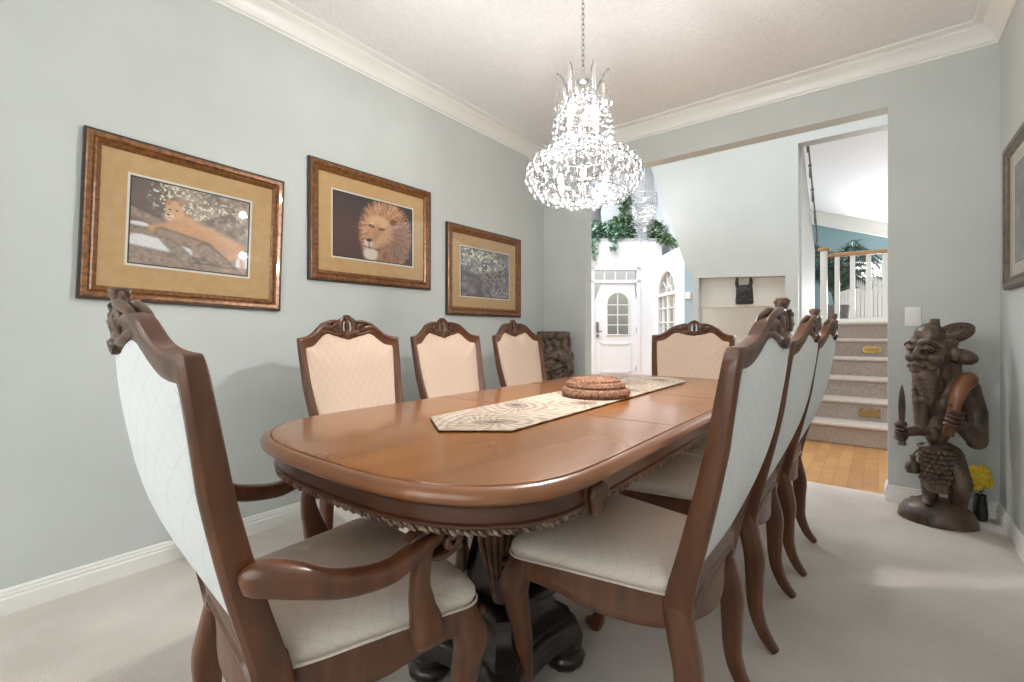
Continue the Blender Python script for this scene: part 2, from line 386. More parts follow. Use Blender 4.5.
obj('pane', MB().box(dl0, dl1, DD + .03, DD + .036, tz0, tz1).xf(ANG), M['pane'], tw, smooth=0)

def arch(x0, x1, z0, z1, n=14):
    r = (x1 - x0) / 2; c = (x0 + x1) / 2; zc = z1 - r
    return [(x0, z0)] + [(c - r * math.cos(PI * i / n), zc + r * math.sin(PI * i / n)) for i in range(n + 1)] + [(x1, z0)]
def slab_with_arch(x0, x1, z0, z1, ax0, ax1, az0, az1, y0, y1):
    """a slab x0..x1, z0..z1 with an arched hole"""
    A = arch(ax0, ax1, az0, az1); n = len(A); c = (ax0 + ax1) / 2; O = []
    for i, (x, z) in enumerate(A):
        if i == 0: O.append((x0, z0))
        elif i == n - 1: O.append((x1, z0))
        elif i == 1: O.append((x0, z))
        elif i == n - 2: O.append((x1, z))
        else:
            dx, dz = x - c, z - az0 + 1e-6; t = min((x1 - c if dx > 0 else c - x0) / max(abs(dx), 1e-6), (z1 - az0) / dz)
            O.append((c + dx * t, az0 + dz * t))
    mb = MB(); r = []
    for y in (y0, y1): r += [[(p[0], y, p[1]) for p in A], [(p[0], y, p[1]) for p in O]]
    v = r[0] + r[1] + r[2] + r[3]; f = []
    for i in range(n):
        j = (i + 1) % n
        f += [(i, j, n + j, n + i), (2 * n + i, 3 * n + i, 3 * n + j, 2 * n + j), (i, 2 * n + i, 2 * n + j, j), (n + i, n + j, 3 * n + j, 3 * n + i)]
    return mb.add(v, f)
ax0, ax1, az0, az1 = 1.985, 2.445, .95, 1.84
dr = st_rot('door_1', slab_with_arch(dl0 + .02, dl1 - .02, .01, 2.035, ax0, ax1, az0, az1, DD + .01, DD + .055), M['door'], smooth=0)
rim = MB()
A = arch(ax0, ax1, az0, az1)
rim.tube([(x, DD, z) for x, z in A] + [(ax0, DD, az0)], .014, 6, up=(0, 1, 0))
obj('lite_frame', rim.xf(ANG), M['door'], dr)
g = MB(); cxm = (ax0 + ax1) / 2
g.box(cxm - .009, cxm + .009, DD + .01, DD + .04, az0, az1)
for z in (1.16, 1.37, 1.58): g.box(ax0, ax1, DD + .01, DD + .04, z - .009, z + .009)
obj('muntin', g.xf(ANG), M['door'], dr, smooth=0)
obj('pane', MB().prism(arch(ax0, ax1, az0, az1), 'y', DD + .03, DD + .034).xf(ANG), M['pane'], dr, smooth=0)
g = MB()
for a, b_ in ((dl0 + .14, dl1 - .14),):
    for z0, z1 in ((.16, .78),):
        for q in ((a, b_, z0, z0 + .03), (a, b_, z1 - .03, z1), (a, a + .03, z0, z1), (b_ - .03, b_, z0, z1)): g.box(q[0], q[1], DD - .004, DD + .012, q[2], q[3])
obj('panel_moulding', g.xf(ANG), M['door'], dr, smooth=0)
g = MB(); g.box(1.76, 1.81, DD - .015, DD + .012, 1.0, 1.22); g.tube([(1.785, DD - .01, 1.03), (1.785, DD - .07, 1.03), (1.87, DD - .07, 1.02)], .014, 8, up=(0, 0, 1)); g.tube([(1.785, DD + .01, .93), (1.785, DD - .03, .93)], .03, 10)
obj('door_handle', g.xf(ANG), M['iron'], dr)
g = MB()
for z in (.25, 1.05, 1.8): g.tube([(dl1 - .015, DD - .008, z - .06), (dl1 - .015, DD - .008, z + .06)], .012, 8, up=(1, 0, 0))
obj('hinge', g.xf(ANG), M['iron'], dr)

# the wall at right angles to the door wall, with an arched window
TW = Matrix.Rotation(YAW, 4, 'Z') @ Matrix.Translation((3.0, 0, 0)) @ Matrix.Rotation(R_(90), 4, 'Z')   # local x -> away from the dining room, local y -> to the left
w0, w1 = 8.46, 9.52
ws = slab_with_arch(7.3, 9.7, 0, 2.54, w0, w1, .9, 2.2, -.14, 0)
struct('wall_window', ws.xf(TW), M['foyer'], smooth=0)
fr = MB(); A = arch(w0, w1, .9, 2.2)
fr.tube([(x, .0, z) for x, z in A] + [(w0, 0, .9)], .022, 6, up=(0, 1, 0)); fr.box(w0, w1, -.06, .02, 1.72, 1.78); fr.box(w0 - .08, w1 + .08, -.05, .06, .84, .9)
w3 = struct('window_3', fr.xf(TW), M['white'])
g = MB(); c = (w0 + w1) / 2
g.box(c - .02, c + .02, -.06, -.01, .9, 1.75)
for x in (w0 + .21, w1 - .21): g.box(x - .009, x + .009, -.06, -.02, .9, 1.75)
for z in (1.2, 1.48): g.box(w0, w1, -.06, -.02, z - .009, z + .009)
for a in (36, 72, 108, 144):
    g.tube([(c + .1 * math.cos(R_(a)), -.04, 1.77 + .1 * math.sin(R_(a))), (c + .42 * math.cos(R_(a)), -.04, 1.77 + .42 * math.sin(R_(a)))], .01, 4)
g.tube([(c + .16 * math.cos(R_(a)), -.04, 1.77 + .16 * math.sin(R_(a))) for a in range(0, 181, 20)], .01, 4, up=(0, 1, 0))
obj('muntin', g.xf(TW), M['white'], w3, smooth=0)
obj('pane', MB().prism(arch(w0, w1, .9, 2.2), 'y', -.06, -.055).xf(TW), M['pane'], w3, smooth=0)
st_rot('wall_parapet', MB().box(3.3, 3.42, 7.5, DD + 1.1, 2.3, 6), M['foyer'], smooth=0)
struct('ceiling_foyer', MB().box(-9, 1.6, YB + WT, 13, 5.6, 5.7), M['foyer'], smooth=0)

# bulkhead under the upper flight of stairs
YS = 5.1
out = [(-2.7, 4.9), (-1.642, 1.755), (-1.557, 1.62), (-1.557, 0), (-1.50, 0), (-1.50, 1.6), (-.70, 1.565), (-.70, 0), (-.594, 0), (-.594, 2.805), (.9, 2.805), (.9, 4.9)]
struct('wall_bulkhead', MB().prism(out, 'y', YS, YS + .14), M['wall'], smooth=0)
struct('wall_niche', MB().box(-1.54, -.64, YS + .10, YS + .3, 1.285, 1.66), M['cream'], smooth=0)
struct('wall_niche_back', MB().box(-1.6, -.6, YS + .45, YS + .55, 0, 1.3), M['cream'], smooth=0)
struct('wall_hall', MB().box(-2.23, -1.5, 6.9, 7.0, 0, 3.0), M['blue'], smooth=0)
th = obj('thermostat', MB().box(-2.215, -2.135, 6.88, 6.9, 1.50, 1.60), M['plate'], smooth=0, mods=[BEV(.008)])
tag(th, 'small white thermostat on the narrow pale blue wall past the foyer window', 'thermostat')
SX0 = -.58
prof = [(YS + .14, 0), (6.42, 0), (6.42, 1.96), (5.36, 2.87), (5.36, 4.9), (YS + .14, 4.9)]
struct('wall_stair', MB().prism(prof, 'x', SX0 - .07, SX0), M['hall'], smooth=0)
rl = thing('iron_stair_railing', 'grey iron railing sloping along the white edge of the upper stair flight', 'railing', (SX0, 5.9, 0))
g = MB(); g.tube([(.03, -.56, 3.02), (.03, .5, 2.08)], .008, 8); obj('rail', g, M['iron'], rl)
for i in range(5):
    y = -.5 + i * .22; z = 2.97 - (y + .56) * .887
    g = MB(); g.tube([(.03, y, z - .12), (.03, y, z)], .007, 6)
    g.tube([(.03, y + .03 * math.sin(q * .5), z - .06 + .05 * math.cos(q * .5)) for q in range(13)], .006, 5); g.ell((.03, y, z + .01), .018, 8, 6)
    obj('scroll', g, M['iron'], rl)

RISE, RUN, Y0S = .19, .27, 5.22
sr = thing('staircase', 'taupe carpeted flight of stairs rising from the oak foyer floor', 'stairs', (.1, Y0S, 0))
for i in range(6):
    z = RISE * i; y = RUN * i; dp = RUN if i < 5 else 1.5
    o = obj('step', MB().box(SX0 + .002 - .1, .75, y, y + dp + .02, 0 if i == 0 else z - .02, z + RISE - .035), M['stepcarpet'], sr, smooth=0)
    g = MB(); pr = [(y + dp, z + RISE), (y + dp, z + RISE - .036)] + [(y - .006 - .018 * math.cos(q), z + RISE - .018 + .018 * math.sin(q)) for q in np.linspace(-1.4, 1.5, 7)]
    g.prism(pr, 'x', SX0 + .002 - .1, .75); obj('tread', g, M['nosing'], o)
for i, X in ((1, -.06), (4, -.055)):
    z = RISE * i + .075; y = RUN * i; g = MB()
    for q in ((X - .075, X + .075, z - .035, z - .027), (X - .075, X + .075, z + .027, z + .035), (X - .075, X - .067, z - .035, z + .035), (X + .067, X + .075, z - .035, z + .035)): g.box(q[0] - .1, q[1] - .1, y - .012, y - .001, q[2], q[3])
    for q in range(5): g.box(X - .167, X - .033, y - .008, y - .002, z - .024 + q * .011, z - .018 + q * .011)
    obj('riser_light', g, M['brass'], sr, smooth=0)
# upper landing hall behind the railing
struct('floor_landing', MB().box(SX0 - 1.6, 2.6, 8.0, 10.6, 1.05, 1.14), M['stepcarpet'], smooth=0)
wz = MB(); wz.box(-2.4, -.52, 10.0, 10.1, 1.1, 4.2); wz.box(-.52, 1.1, 10.0, 10.1, 1.1, 1.22); wz.box(1.1, 2.8, 10.0, 10.1, 1.1, 4.2); wz.box(-.52, 1.1, 10, 10.1, 2.24, 4.2)
struct('wall_landing', wz, M['teal'], smooth=0)
fr = MB()
for q in ((-.52, -.47, 1.22, 2.24), (1.05, 1.1, 1.22, 2.24), (.27, .32, 1.22, 2.24), (-.52, 1.1, 1.22, 1.27), (-.52, 1.1, 2.19, 2.24)): fr.box(q[0], q[1], 9.98, 10.06, q[2], q[3])
w4 = struct('window_4', fr, M['white'], smooth=0)
g = MB()
for i in range(26): x = -.47 + i * .0585; g.box(x, x + .046, 9.955, 9.962, 1.26, 2.21)
obj('blind', g, M['blind'], w4, smooth=0)
# sloped (vaulted) ceiling of the stair hall
sz = lambda x, y: 3.17 - .376 * (x + .946) + (10.1 - y) * .26
q = [(-1.6, 4.95), (1.9, 4.95), (1.9, 10.1), (-1.6, 10.1)]
cs = MB().add([(x, y, sz(x, y)) for x, y in q] + [(x, y, sz(x, y) + .1) for x, y in q], [(0, 1, 2, 3), (7, 6, 5, 4), (0, 4, 5, 1), (1, 5, 6, 2), (2, 6, 7, 3), (3, 7, 4, 0)])
cr_ = MB(); o4 = [(-1.6, 0), (1.9, 0)]
cr_.add([(x, y, sz(x, 10) - d) for y in (9.9, 10.0) for x, d in ((-1.6, -.05), (1.9, -.05), (1.9, .16), (-1.6, .24))], [(0, 1, 2, 3), (7, 6, 5, 4), (0, 4, 5, 1), (1, 5, 6, 2), (2, 6, 7, 3), (3, 7, 4, 0)])
struct('trim_4', cr_, M['white'], smooth=0)
struct('ceiling_stair', cs, M['foyer'], smooth=0)

br_ = thing('landing_railing', 'white baluster railing with an oak handrail at the top of the stairs', 'railing', (0, 7.7, 1.14))
obj('handrail', MB().tube([(-.58, 0, .93), (1.4, 0, .93)], [(.035, .03), (.035, .03)], 10, sq=3), M['oakrail'], br_)
obj('bottom_rail', MB().box(-.58, 1.4, -.03, .03, 0, .06), M['white'], br_, smooth=0)
g = MB(); g.box(-.63, -.55, -.04, .04, 0, 1.0); np_ = obj('newel_post', g, M['white'], br_, mods=[BEV(.008)])
obj('post_cap', MB().box(-.66, -.52, -.06, .06, 1.0, 1.04), M['oakrail'], np_, mods=[BEV(.015)])
for i in range(10):
    x = -.44 + i * .17
    obj('baluster', MB().box(x - .028, x + .028, -.022, .022, .06, .905), M['white'], br_, mods=[BEV(.006)])

# ------------------------------------------------------------------ dining chairs
SAG = [.040]
def back_y(x, z):
    zz = [.0, .40, .50, .62, .80, 1.0, 1.14]; yy = [-.180, -.196, -.214, -.243, -.289, -.326, -.336]
    s_ = min(max((z - .42) / .35, 0), 1); s_ = s_ * s_ * (3 - 2 * s_)
    return float(np.interp(z, zz, yy)) - SAG[0] * s_ * (1 - min((x / .27) ** 2, 1.2))
OUT = [(0, .440), (.10, .440), (.145, .436), (.160, .41), (.172, .395), (.200, .395), (.207, .44), (.213, .50), (.224, .57), (.238, .65), (.250, .75), (.258, .85), (.263, .94), (.265, .988), (.263, 1.006), (.245, 1.009), (.218, 1.014), (.190, 1.027), (.167, 1.046), (.150, 1.060), (.128, 1.068), (.106, 1.069), (.076, 1.058), (.045, 1.042), (0, 1.036)]
INN = [(0, .502), (.07, .502), (.12, .502), (.155, .503), (.171, .507), (.178, .52), (.184, .545), (.196, .62), (.208, .70), (.217, .78), (.224, .86), (.228, .92), (.229, .948), (.225, .960), (.206, .963), (.184, .970), (.164, .985), (.146, 1.001), (.130, 1.013), (.112, 1.020), (.092, 1.020), (.067, 1.012), (.04, 1.002), (.015, .999), (0, .998)]
assert len(OUT) == len(INN)
def loop(half):
    a = [Vector((p[0], p[1], 0)) for p in half]
    a = catmull(a, 3)
    return [(p.x, p.y) for p in a] + [(-p.x, p.y) for p in a[-2:0:-1]]
OUTL, INNL = loop(OUT), loop(INN)
def frame_mb():
    prof = [(0, -.020), (0, .020), (.10, .027), (.28, .027), (.36, .020), (.7, .018), (.85, .012), (1, .010), (1, -.010), (.85, -.012), (.7, -.02), (.36, -.022), (.28, -.028), (.10, -.028)]
    rings = []
    for t, off in prof:
        rings.append([(o[0] + (i[0] - o[0]) * t, 0, o[1] + (i[1] - o[1]) * t) for o, i in zip(OUTL, INNL)])
        rings[-1] = [(x, back_y(x, z) + off * float(np.interp(z, [.42, .5, .62, .75, 1.0], [1.12, 1.06, .96, .84, .60])), z) for x, _, z in rings[-1]]
    rings.append(rings[0]); return MB().rings(rings, cap=False)
def panel_mb(front=True):
    mb = MB(); cz_ = .78; rings = []
    sgn = 1 if front else -1; bul = .03 if front else .012
    for s_ in (1.02, 1.0, .95, .88, .75, .6, .45, .3, .15, .04):
        ring = []
        for x, z in INNL:
            q = (x * s_, cz_ + (z - cz_) * s_); edge = 0 if s_ > 1 else .004
            ring.append((q[0], back_y(q[0], q[1]) + sgn * (.006 + edge + bul * (1 - min(s_, 1) ** 4)), q[1]))
        rings.append(ring)
    mb.rings(rings); return mb
def mir(mb):
    o = MB(); o.add([(-x, y, z) for x, y, z in mb.v], [tuple(reversed(f)) for f in mb.f]); return o
def sp_tube(pts, r, n=7):        # tube lying on the back's curved face; pts (x, z, lift)
    return MB().tube([(x, back_y(x, z) + l, z) for x, z, l in pts], r, n, up=(0, 1, 0), smooth=4)
def spiral(cx, cz, r0, r1, a0, a1, k=14, lift=0):
    return [(cx + (r0 + (r1 - r0) * i / k) * math.cos(R_(a0 + (a1 - a0) * i / k)), cz + (r0 + (r1 - r0) * i / k) * math.sin(R_(a0 + (a1 - a0) * i / k)), lift) for i in range(k + 1)]
def crest_mb():
    mb = MB()
    mb.ell((0, back_y(0, 1.06), 1.06), (.011, .016, .040), 10, 8)                        # centre seed
    y_ = back_y(0, 1.1); mb.tube([(0, y_ - .013, 1.099), (0, y_ - .010, 1.1), (0, y_ + .010, 1.1), (0, y_ + .013, 1.099)], [(.013, .012), (.016, .016), (.016, .016), (.013, .012)], 14, sq=3)   # finial
    y_ = back_y(0, 1.014); mb.tube([(0, y_ - .022, 1.012), (0, y_ - .018, 1.013), (0, y_ + .018, 1.013), (0, y_ + .022, 1.012)], [(.012, .010), (.020, .015), (.020, .015), (.012, .010)], 14, sq=2.4)                          # lower boss
    half = MB()
    half.merge(sp_tube([(.012, 1.100, 0), (.030, 1.088, 0), (.037, 1.062, 0), (.033, 1.035, 0), (.012, 1.012, 0)], [(.011, .006), (.014, .0075), (.015, .0075), (.014, .0075), (.010, .006)]))
    for lift in (.010, -.011):
        half.merge(sp_tube(spiral(.070, 1.052, .022, .005, 200, -240, 14, lift), [.0085] * 10 + [.007, .007, .006, .006, .008]))
        half.merge(sp_tube([(.045, 1.085, lift), (.075, 1.084, lift), (.105, 1.076, lift), (.130, 1.068, lift), (.158, 1.048, lift)], [.006, .0085, .0085, .007, .003]))
        half.merge(sp_tube([(.04, 1.022, lift), (.065, 1.022, lift), (.09, 1.028, lift), (.118, 1.036, lift), (.15, 1.034, lift)], [.007, .008, .008, .006, .003]))
        half.merge(sp_tube([(.095, 1.06, lift), (.115, 1.056, lift), (.14, 1.046, lift)], [.006, .007, .003]))
    half.merge(sp_tube([(.05, 1.05, 0), (.075, 1.055, 0), (.10, 1.055, 0)], [(.014, .02), (.014, .024), (.012, .012)]))
    mb.merge(half); mb.merge(mir(half)); return mb
def rear_leg(sgn, w_=0):
    pts = [(.187, -.202, .48), (.187, -.198, .44), (.187, -.198, .41), (.189, -.208, .36), (.191, -.222, .29), (.191, -.222, .20), (.192, -.226, .12), (.195, -.25, .05), (.198, -.286, .004)]
    rad = [(.012, .024), (.018, .028), (.021, .030), (.023, .031), (.024, .031), (.021, .026), (.019, .022), (.017, .018), (.015, .012)]
    pts = [(sgn * (p[0] + w_), p[1], p[2]) for p in pts]
    return MB().tube(pts, rad, 16, up=(0, 1, 0), sq=4, smooth=4)
def seat_outline(w_=0, grow=0, n=3):
    dy = -.03 if w_ else 0
    half = [(0, -.185), (.10, -.185), (.170, -.178), (.190, -.15), (.208, -.06), (.228, .05), (.246, .14), (.256, .19), (.248, .222), (.22, .236), (.15, .245), (.07, .252), (0, .255)]
    a = catmull([Vector((x + w_ * min(x / .2, 1), y + dy * max(0, y) / .25, 0)) for x, y in half], n)
    pts = [(p.x, p.y) for p in a] + [(-p.x, p.y) for p in a[-2:0:-1]]
    if grow:
        out = []
        for i, p in enumerate(pts):
            q0, q1 = Vector(pts[i - 1]), Vector(pts[(i + 1) % len(pts)]); t = (q1 - q0).normalized(); out.append((p[0] + t.y * grow, p[1] - t.x * grow))
        pts = out
    return pts
def cushion_mb(w_=0):
    O = seat_outline(w_); rings = []
    for s_, z in ((.97, .436), (1.0, .444), (1.015, .455), (1.01, .468), (.97, .481), (.88, .492), (.72, .502), (.5, .509), (.25, .513), (.06, .514)):
        rings.append([(x * s_, .03 + (y - .03) * s_, z) for x, y in O])
    return MB().rings(rings)
def piping_mb(w_=0):
    O = seat_outline(w_, .007); P_ = [(x, y, .444) for x, y in O]
    return MB().tube(P_ + P_[:1], .0032, 6)
def rail_mb(w_=0):
    O = seat_outline(w_, -.004); I = seat_outline(w_, -.028); A, B, Cc, D = [], [], [], []
    for (x, y), (xi, yi) in zip(O, I):
        t = (y + .19) / .44                                   # 0 at the back, 1 at the front
        if abs(x) > .16 and y < .2: zb = .362 - .012 * math.sin(PI * min(max(t * 1.6, 0), 1)) + .034 * max(0, t - .45) / .55
        elif y >= .2: zb = .396 - .034 * math.exp(-(x / .10) ** 2) + .0
        else: zb = .350 - .02 * math.exp(-(x / .09) ** 2)
        A.append((x, y, .441)); B.append((x, y, zb + .010)); Cc.append((x * .992, y, zb)); D.append((xi, yi, zb))
    E_ = [(x, y, .441) for x, y in I]
    bead = [(x * 1.012, .03 + (y - .03) * 1.012, z + .004) for x, y, z in B]
    return MB().rings([A, [(x, y, z + .012) for x, y, z in B], bead, Cc, D, E_, A], cap=False)
def front_leg(sgn, w_=0):
    X = .222 + w_; dy = -.03 if w_ else 0; pts = [(X, .200, .442), (X + .008, .212, .40), (X + .014, .226, .355), (X + .008, .222, .30), (X - .002, .212, .22), (X - .006, .205, .14), (X - .003, .208, .07), (X + .004, .222, .03), (X + .008, .232, .004)]
    rad = [.030, .034, .037, .031, .024, .019, .017, .024, .022]
    mb = MB().tube([(sgn * p[0], p[1], p[2]) for p in pts], [(r, r) for r in rad], 14, up=(0, 1, 0), sq=2.8, smooth=4)
    mb.ell((sgn * (X + .008), .245, .018), (.024, .026, .016), 10, 6)
    return mb.xf(Matrix.Translation((0, dy, 0)))
def knee_mb(sgn, w_=0):
    X = .222 + w_; dy = -.03 if w_ else 0; mb = MB()
    for k in (-1, -.5, 0, .5, 1):
        mb.tube([(sgn * (X + .012 + .010 * k), .238 - .004 * abs(k), .408), (sgn * (X + .018 + .022 * k), .262 - .012 * abs(k), .362), (sgn * (X + .012 + .012 * k), .252 - .004 * abs(k), .31), (sgn * (X + .008), .244, .275)], [.005, .0095, .008, .004], 6, up=(0, 1, 0), smooth=3)
    mb.ell((sgn * (X + .012), .25, .405), (.022, .016, .012), 8, 6)
    return mb.xf(Matrix.Translation((0, dy, 0)))
def back_rail_mb():
    """deep bowed rail under the rear panel, its lower edge dipping in the middle"""
    rings = []
    for x in np.linspace(-.175, .175, 21):
        t_ = 1 - (x / .175) ** 2; y = -.196 - .030 * t_; zb = .372 - .022 * t_ * t_
        rings.append([(x, y + .022, zb + .004), (x, y + .022, .462), (x, y - .004, .462), (x, y - .008, .452), (x, y - .010, .42), (x, y - .006, zb + .012), (x, y - .008, zb + .006), (x, y - .002, zb)])
    mb = MB().rings(rings)
    return mb
def arm_mb(sgn):
    """arm from the stile to the front scroll"""
    pts = [(.258, -.256, .652), (.272, -.242, .657), (.286, -.205, .648), (.298, -.13, .618), (.301, -.05, .606), (.300, .0, .616), (.296, .045, .631), (.289, .080, .632)]
    rad = [(.016, .020), (.022, .026), (.025, .026), (.025, .021), (.024, .019), (.022, .018), (.019, .016), (.014, .012)]
    return MB().tube([(sgn * p[0], p[1], p[2]) for p in pts], rad, 16, up=(0, 0, 1), sq=3, smooth=5)
def scroll_mb(sgn):
    mb = MB()
    for dx in (-.012, .012):
        mb.tube([(sgn * (.285 + dx), .104 + (.024 - .0013 * i) * math.cos(R_(110 - i * 30)), .618 + (.024 - .0013 * i) * math.sin(R_(110 - i * 30))) for i in range(15)], .009, 7, up=(1, 0, 0))
    for k in (-1, 0, 1):
        mb.tube([(sgn * (.296 + .011 * k), .0, .646), (sgn * (.293 + .014 * k), .045, .660), (sgn * (.287 + .010 * k), .09, .652)], [.004, .008, .006], 6, smooth=3)
        mb.tube([(sgn * (.287 + .014 * k), .125, .606), (sgn * (.287 + .012 * k), .085, .594), (sgn * (.289 + .008 * k), .045, .598)], [.007, .008, .004], 6, smooth=3)
    return mb
def arm_post_mb(sgn):
    pts = [(.292, .045, .640), (.291, .040, .60), (.288, .035, .555), (.284, .042, .51), (.280, .054, .465), (.276, .060, .435), (.268, .058, .412)]
    rad = [(.016, .020), (.016, .017), (.017, .019), (.018, .025), (.020, .033), (.020, .036), (.012, .022)]
    return MB().tube([(sgn * p[0], p[1], p[2]) for p in pts], rad, 14, up=(0, 1, 0), sq=3, smooth=5)
def make_chair(name, label, arms):
    t = thing(name, label, 'chair', group=None); wd = .006 if arms else 0; SAG[0] = .057 if arms else .040; bs = Matrix.Scale(1.07 if arms else 1, 4, (1, 0, 0))
    fr_ = obj('back_frame', frame_mb().xf(bs), M['chairwood'], t, smooth=50)
    obj('crest_carving', crest_mb(), M['carved'], fr_, smooth=60)
    obj('back_cushion', panel_mb(True).xf(bs), M['backfab'], t, smooth=70)
    obj('rear_panel', panel_mb(False).xf(bs), M['rearfab'], t, smooth=70)
    sc_ = obj('seat_cushion', cushion_mb(wd), M['seatfab'], t, smooth=70)
    obj('piping', piping_mb(wd), M['seatfab'], sc_)
    rl_ = obj('seat_rail', rail_mb(wd), M['chairwood'], t, smooth=50)
    obj('back_rail', back_rail_mb().xf(bs), M['chairwood'], t, smooth=50)
    for s_ in (-1, 1):
        obj('leg', rear_leg(s_).xf(bs), M['chairwood'], t, smooth=50)
        l = obj('leg', front_leg(s_, wd), M['chairwood'], t, smooth=50)
        obj('knee_carving', knee_mb(s_, wd), M['carved'], l, smooth=60)
        if arms:
            a = obj('armrest', arm_mb(s_), M['chairwood'], t, smooth=50)
            obj('scroll', scroll_mb(s_), M['carved'], a, smooth=60)
            obj('arm_post', arm_post_mb(s_), M['chairwood'], t, smooth=50)
    return t
G = 'carved walnut chairs round the table'
arm0 = make_chair('armchair', '', True); side0 = make_chair('dining_chair', '', False)
TX, TY = -.923, 1.62
def put(o, x, y, rz, label): o.location = (x, y, 0); o.rotation_euler = (0, 0, rz); tag(o, label, 'chair', G); return o
put(arm0, -.985, .598, R_(-8), 'carved walnut armchair at the near end of the table, seen from behind')
put(copy_tree(arm0), -1.035, 3.03, PI, 'carved walnut chair at the far end of the table, beyond the basket')
RX = [(-.548, 1.228, 'white-backed dining chair nearest the camera in the row facing the picture wall'), (-.545, 1.90, 'middle white-backed dining chair in the row of three facing the picture wall'),
      (-.530, 2.51, 'white-backed dining chair nearest the stairs, last of its row of three')]
LXY = [(-1.66, 1.275, 'peach-cushioned dining chair under the lion portrait, its back seen widest'), (-1.655, 1.90, 'middle peach-cushioned dining chair against the picture wall'), (-1.655, 2.58, 'peach-cushioned dining chair beside the carved stump in the corner')]
for i, (x, y, lb) in enumerate(RX): put(side0 if i == 0 else copy_tree(side0), x, y, R_(90), lb)
for x, y, lb in LXY: put(copy_tree(side0), x, y, R_(-90), lb)

# ------------------------------------------------------------------ dining table
tb = thing('dining_table', 'long cherry pedestal dining table with rounded ends and carved apron', 'table', (TX, TY, 0))
HX, HY, EC = .501, 1.128, .385
def rt(inset=0, n=22):
    """racetrack outline: straight sides, superelliptic ends"""
    a, b_, st = HX - inset, EC - inset, HY - EC; pts = []
    for i in range(n + 1):
        th = PI * i / n; c, s_ = math.cos(th), math.sin(th)
        pts.append((a * math.copysign(abs(c) ** (2 / 2.9), c), st + b_ * abs(s_) ** (2 / 2.9)))
    pts += [(-x, -y) for x, y in pts]
    return pts
def tring(ins, z): return [(x, y, z) for x, y in rt(ins)]
obj('tabletop', MB().rings([tring(.024, .752), tring(.024, .768), tring(.026, .7715), tring(.030, .772)]), M['tabletop'], tb, smooth=30)
obj('edge_moulding', MB().rings([tring(.07, .737), tring(.024, .737), tring(.018, .738), tring(.009, .741), tring(.002, .746), tring(0, .752), tring(.002, .760), tring(.008, .767), tring(.014, .7695), tring(.021, .770), tring(.024, .765), tring(.024, .75), tring(.07, .75), tring(.07, .737)], cap=False), M['tableedge'], tb, smooth=40)
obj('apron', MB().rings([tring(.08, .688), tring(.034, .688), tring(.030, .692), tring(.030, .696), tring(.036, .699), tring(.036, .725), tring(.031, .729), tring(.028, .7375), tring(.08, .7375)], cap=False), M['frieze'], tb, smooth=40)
# carved running border under the apron
O = rt(.036, 120); mb = MB(); rings = []
acc = [0]
for i in range(1, len(O)): acc.append(acc[-1] + (Vector(O[i]) - Vector(O[i - 1])).length)
tot = acc[-1] + (Vector(O[0]) - Vector(O[-1])).length
def at_len(s_):
    s_ %= tot; j = max(i for i in range(len(acc)) if acc[i] <= s_); a = Vector(O[j]); b_ = Vector(O[(j + 1) % len(O)]); q = b_ - a
    return a + q * ((s_ - acc[j]) / max(q.length, 1e-6)), q.normalized()
nb = 430
for i in range(nb):
    p, t = at_len(tot * i / nb); nn = Vector((t.y, -t.x)); w_ = tot / nb
    mtx = Matrix(((t.x, nn.x, 0, 0), (t.y, nn.y, 0, 0), (0, 0, 1, 0), (0, 0, 0, 1))) @ Matrix.Rotation(R_(40), 4, 'Y')
    mb.ell((p.x, p.y, .683 + (.002 if i % 2 else -.001)), (w_ * .8, .0048, .0042), 6, 5, mtx)
O2 = rt(.042, 22); mb.rings([[(x, y, .676) for x, y in O2], [(x, y, .690) for x, y in O2], [(x * .97, y * .985, .690) for x, y in O2], [(x * .97, y * .985, .676) for x, y in O2], [(x, y, .676) for x, y in O2]], cap=False)
obj('carved_border', mb, M['trimcarve'], tb, smooth=50)
# acanthus blocks where ends meet sides
for sx in (-1, 1):
    for sy in (-1, 1):
        mb = MB(); cx_, cy_ = sx * (HX - .036), sy * (HY - EC + .03)
        mb.box(cx_ - .006, cx_ + .006, cy_ - .034, cy_ + .034, .672, .728)
        for k in (-2, -1, 0, 1, 2):
            mb.tube([(cx_ + sx * .008, cy_ + k * .010, .727), (cx_ + sx * .016, cy_ + k * .014, .712), (cx_ + sx * .011, cy_ + k * .010, .694), (cx_ + sx * .014, cy_ + k * .008, .676), (cx_ + sx * .006, cy_, .664)], [.005, .0085, .007, .007, .004], 6, up=(1, 0, 0), smooth=3)
        obj('acanthus_block', mb, M['carved'], tb, smooth=60)
for y in (-.31, .31):
    obj('leaf_seam', MB().box(-HX + .03, HX - .03, y - .0008, y + .0008, .760, .7724), M['seam'], tb, smooth=0)
obj('underframe', MB().box(-HX + .2, HX - .2, -HY + .35, HY - .35, .62, .73), M['ebony'], tb, smooth=0)
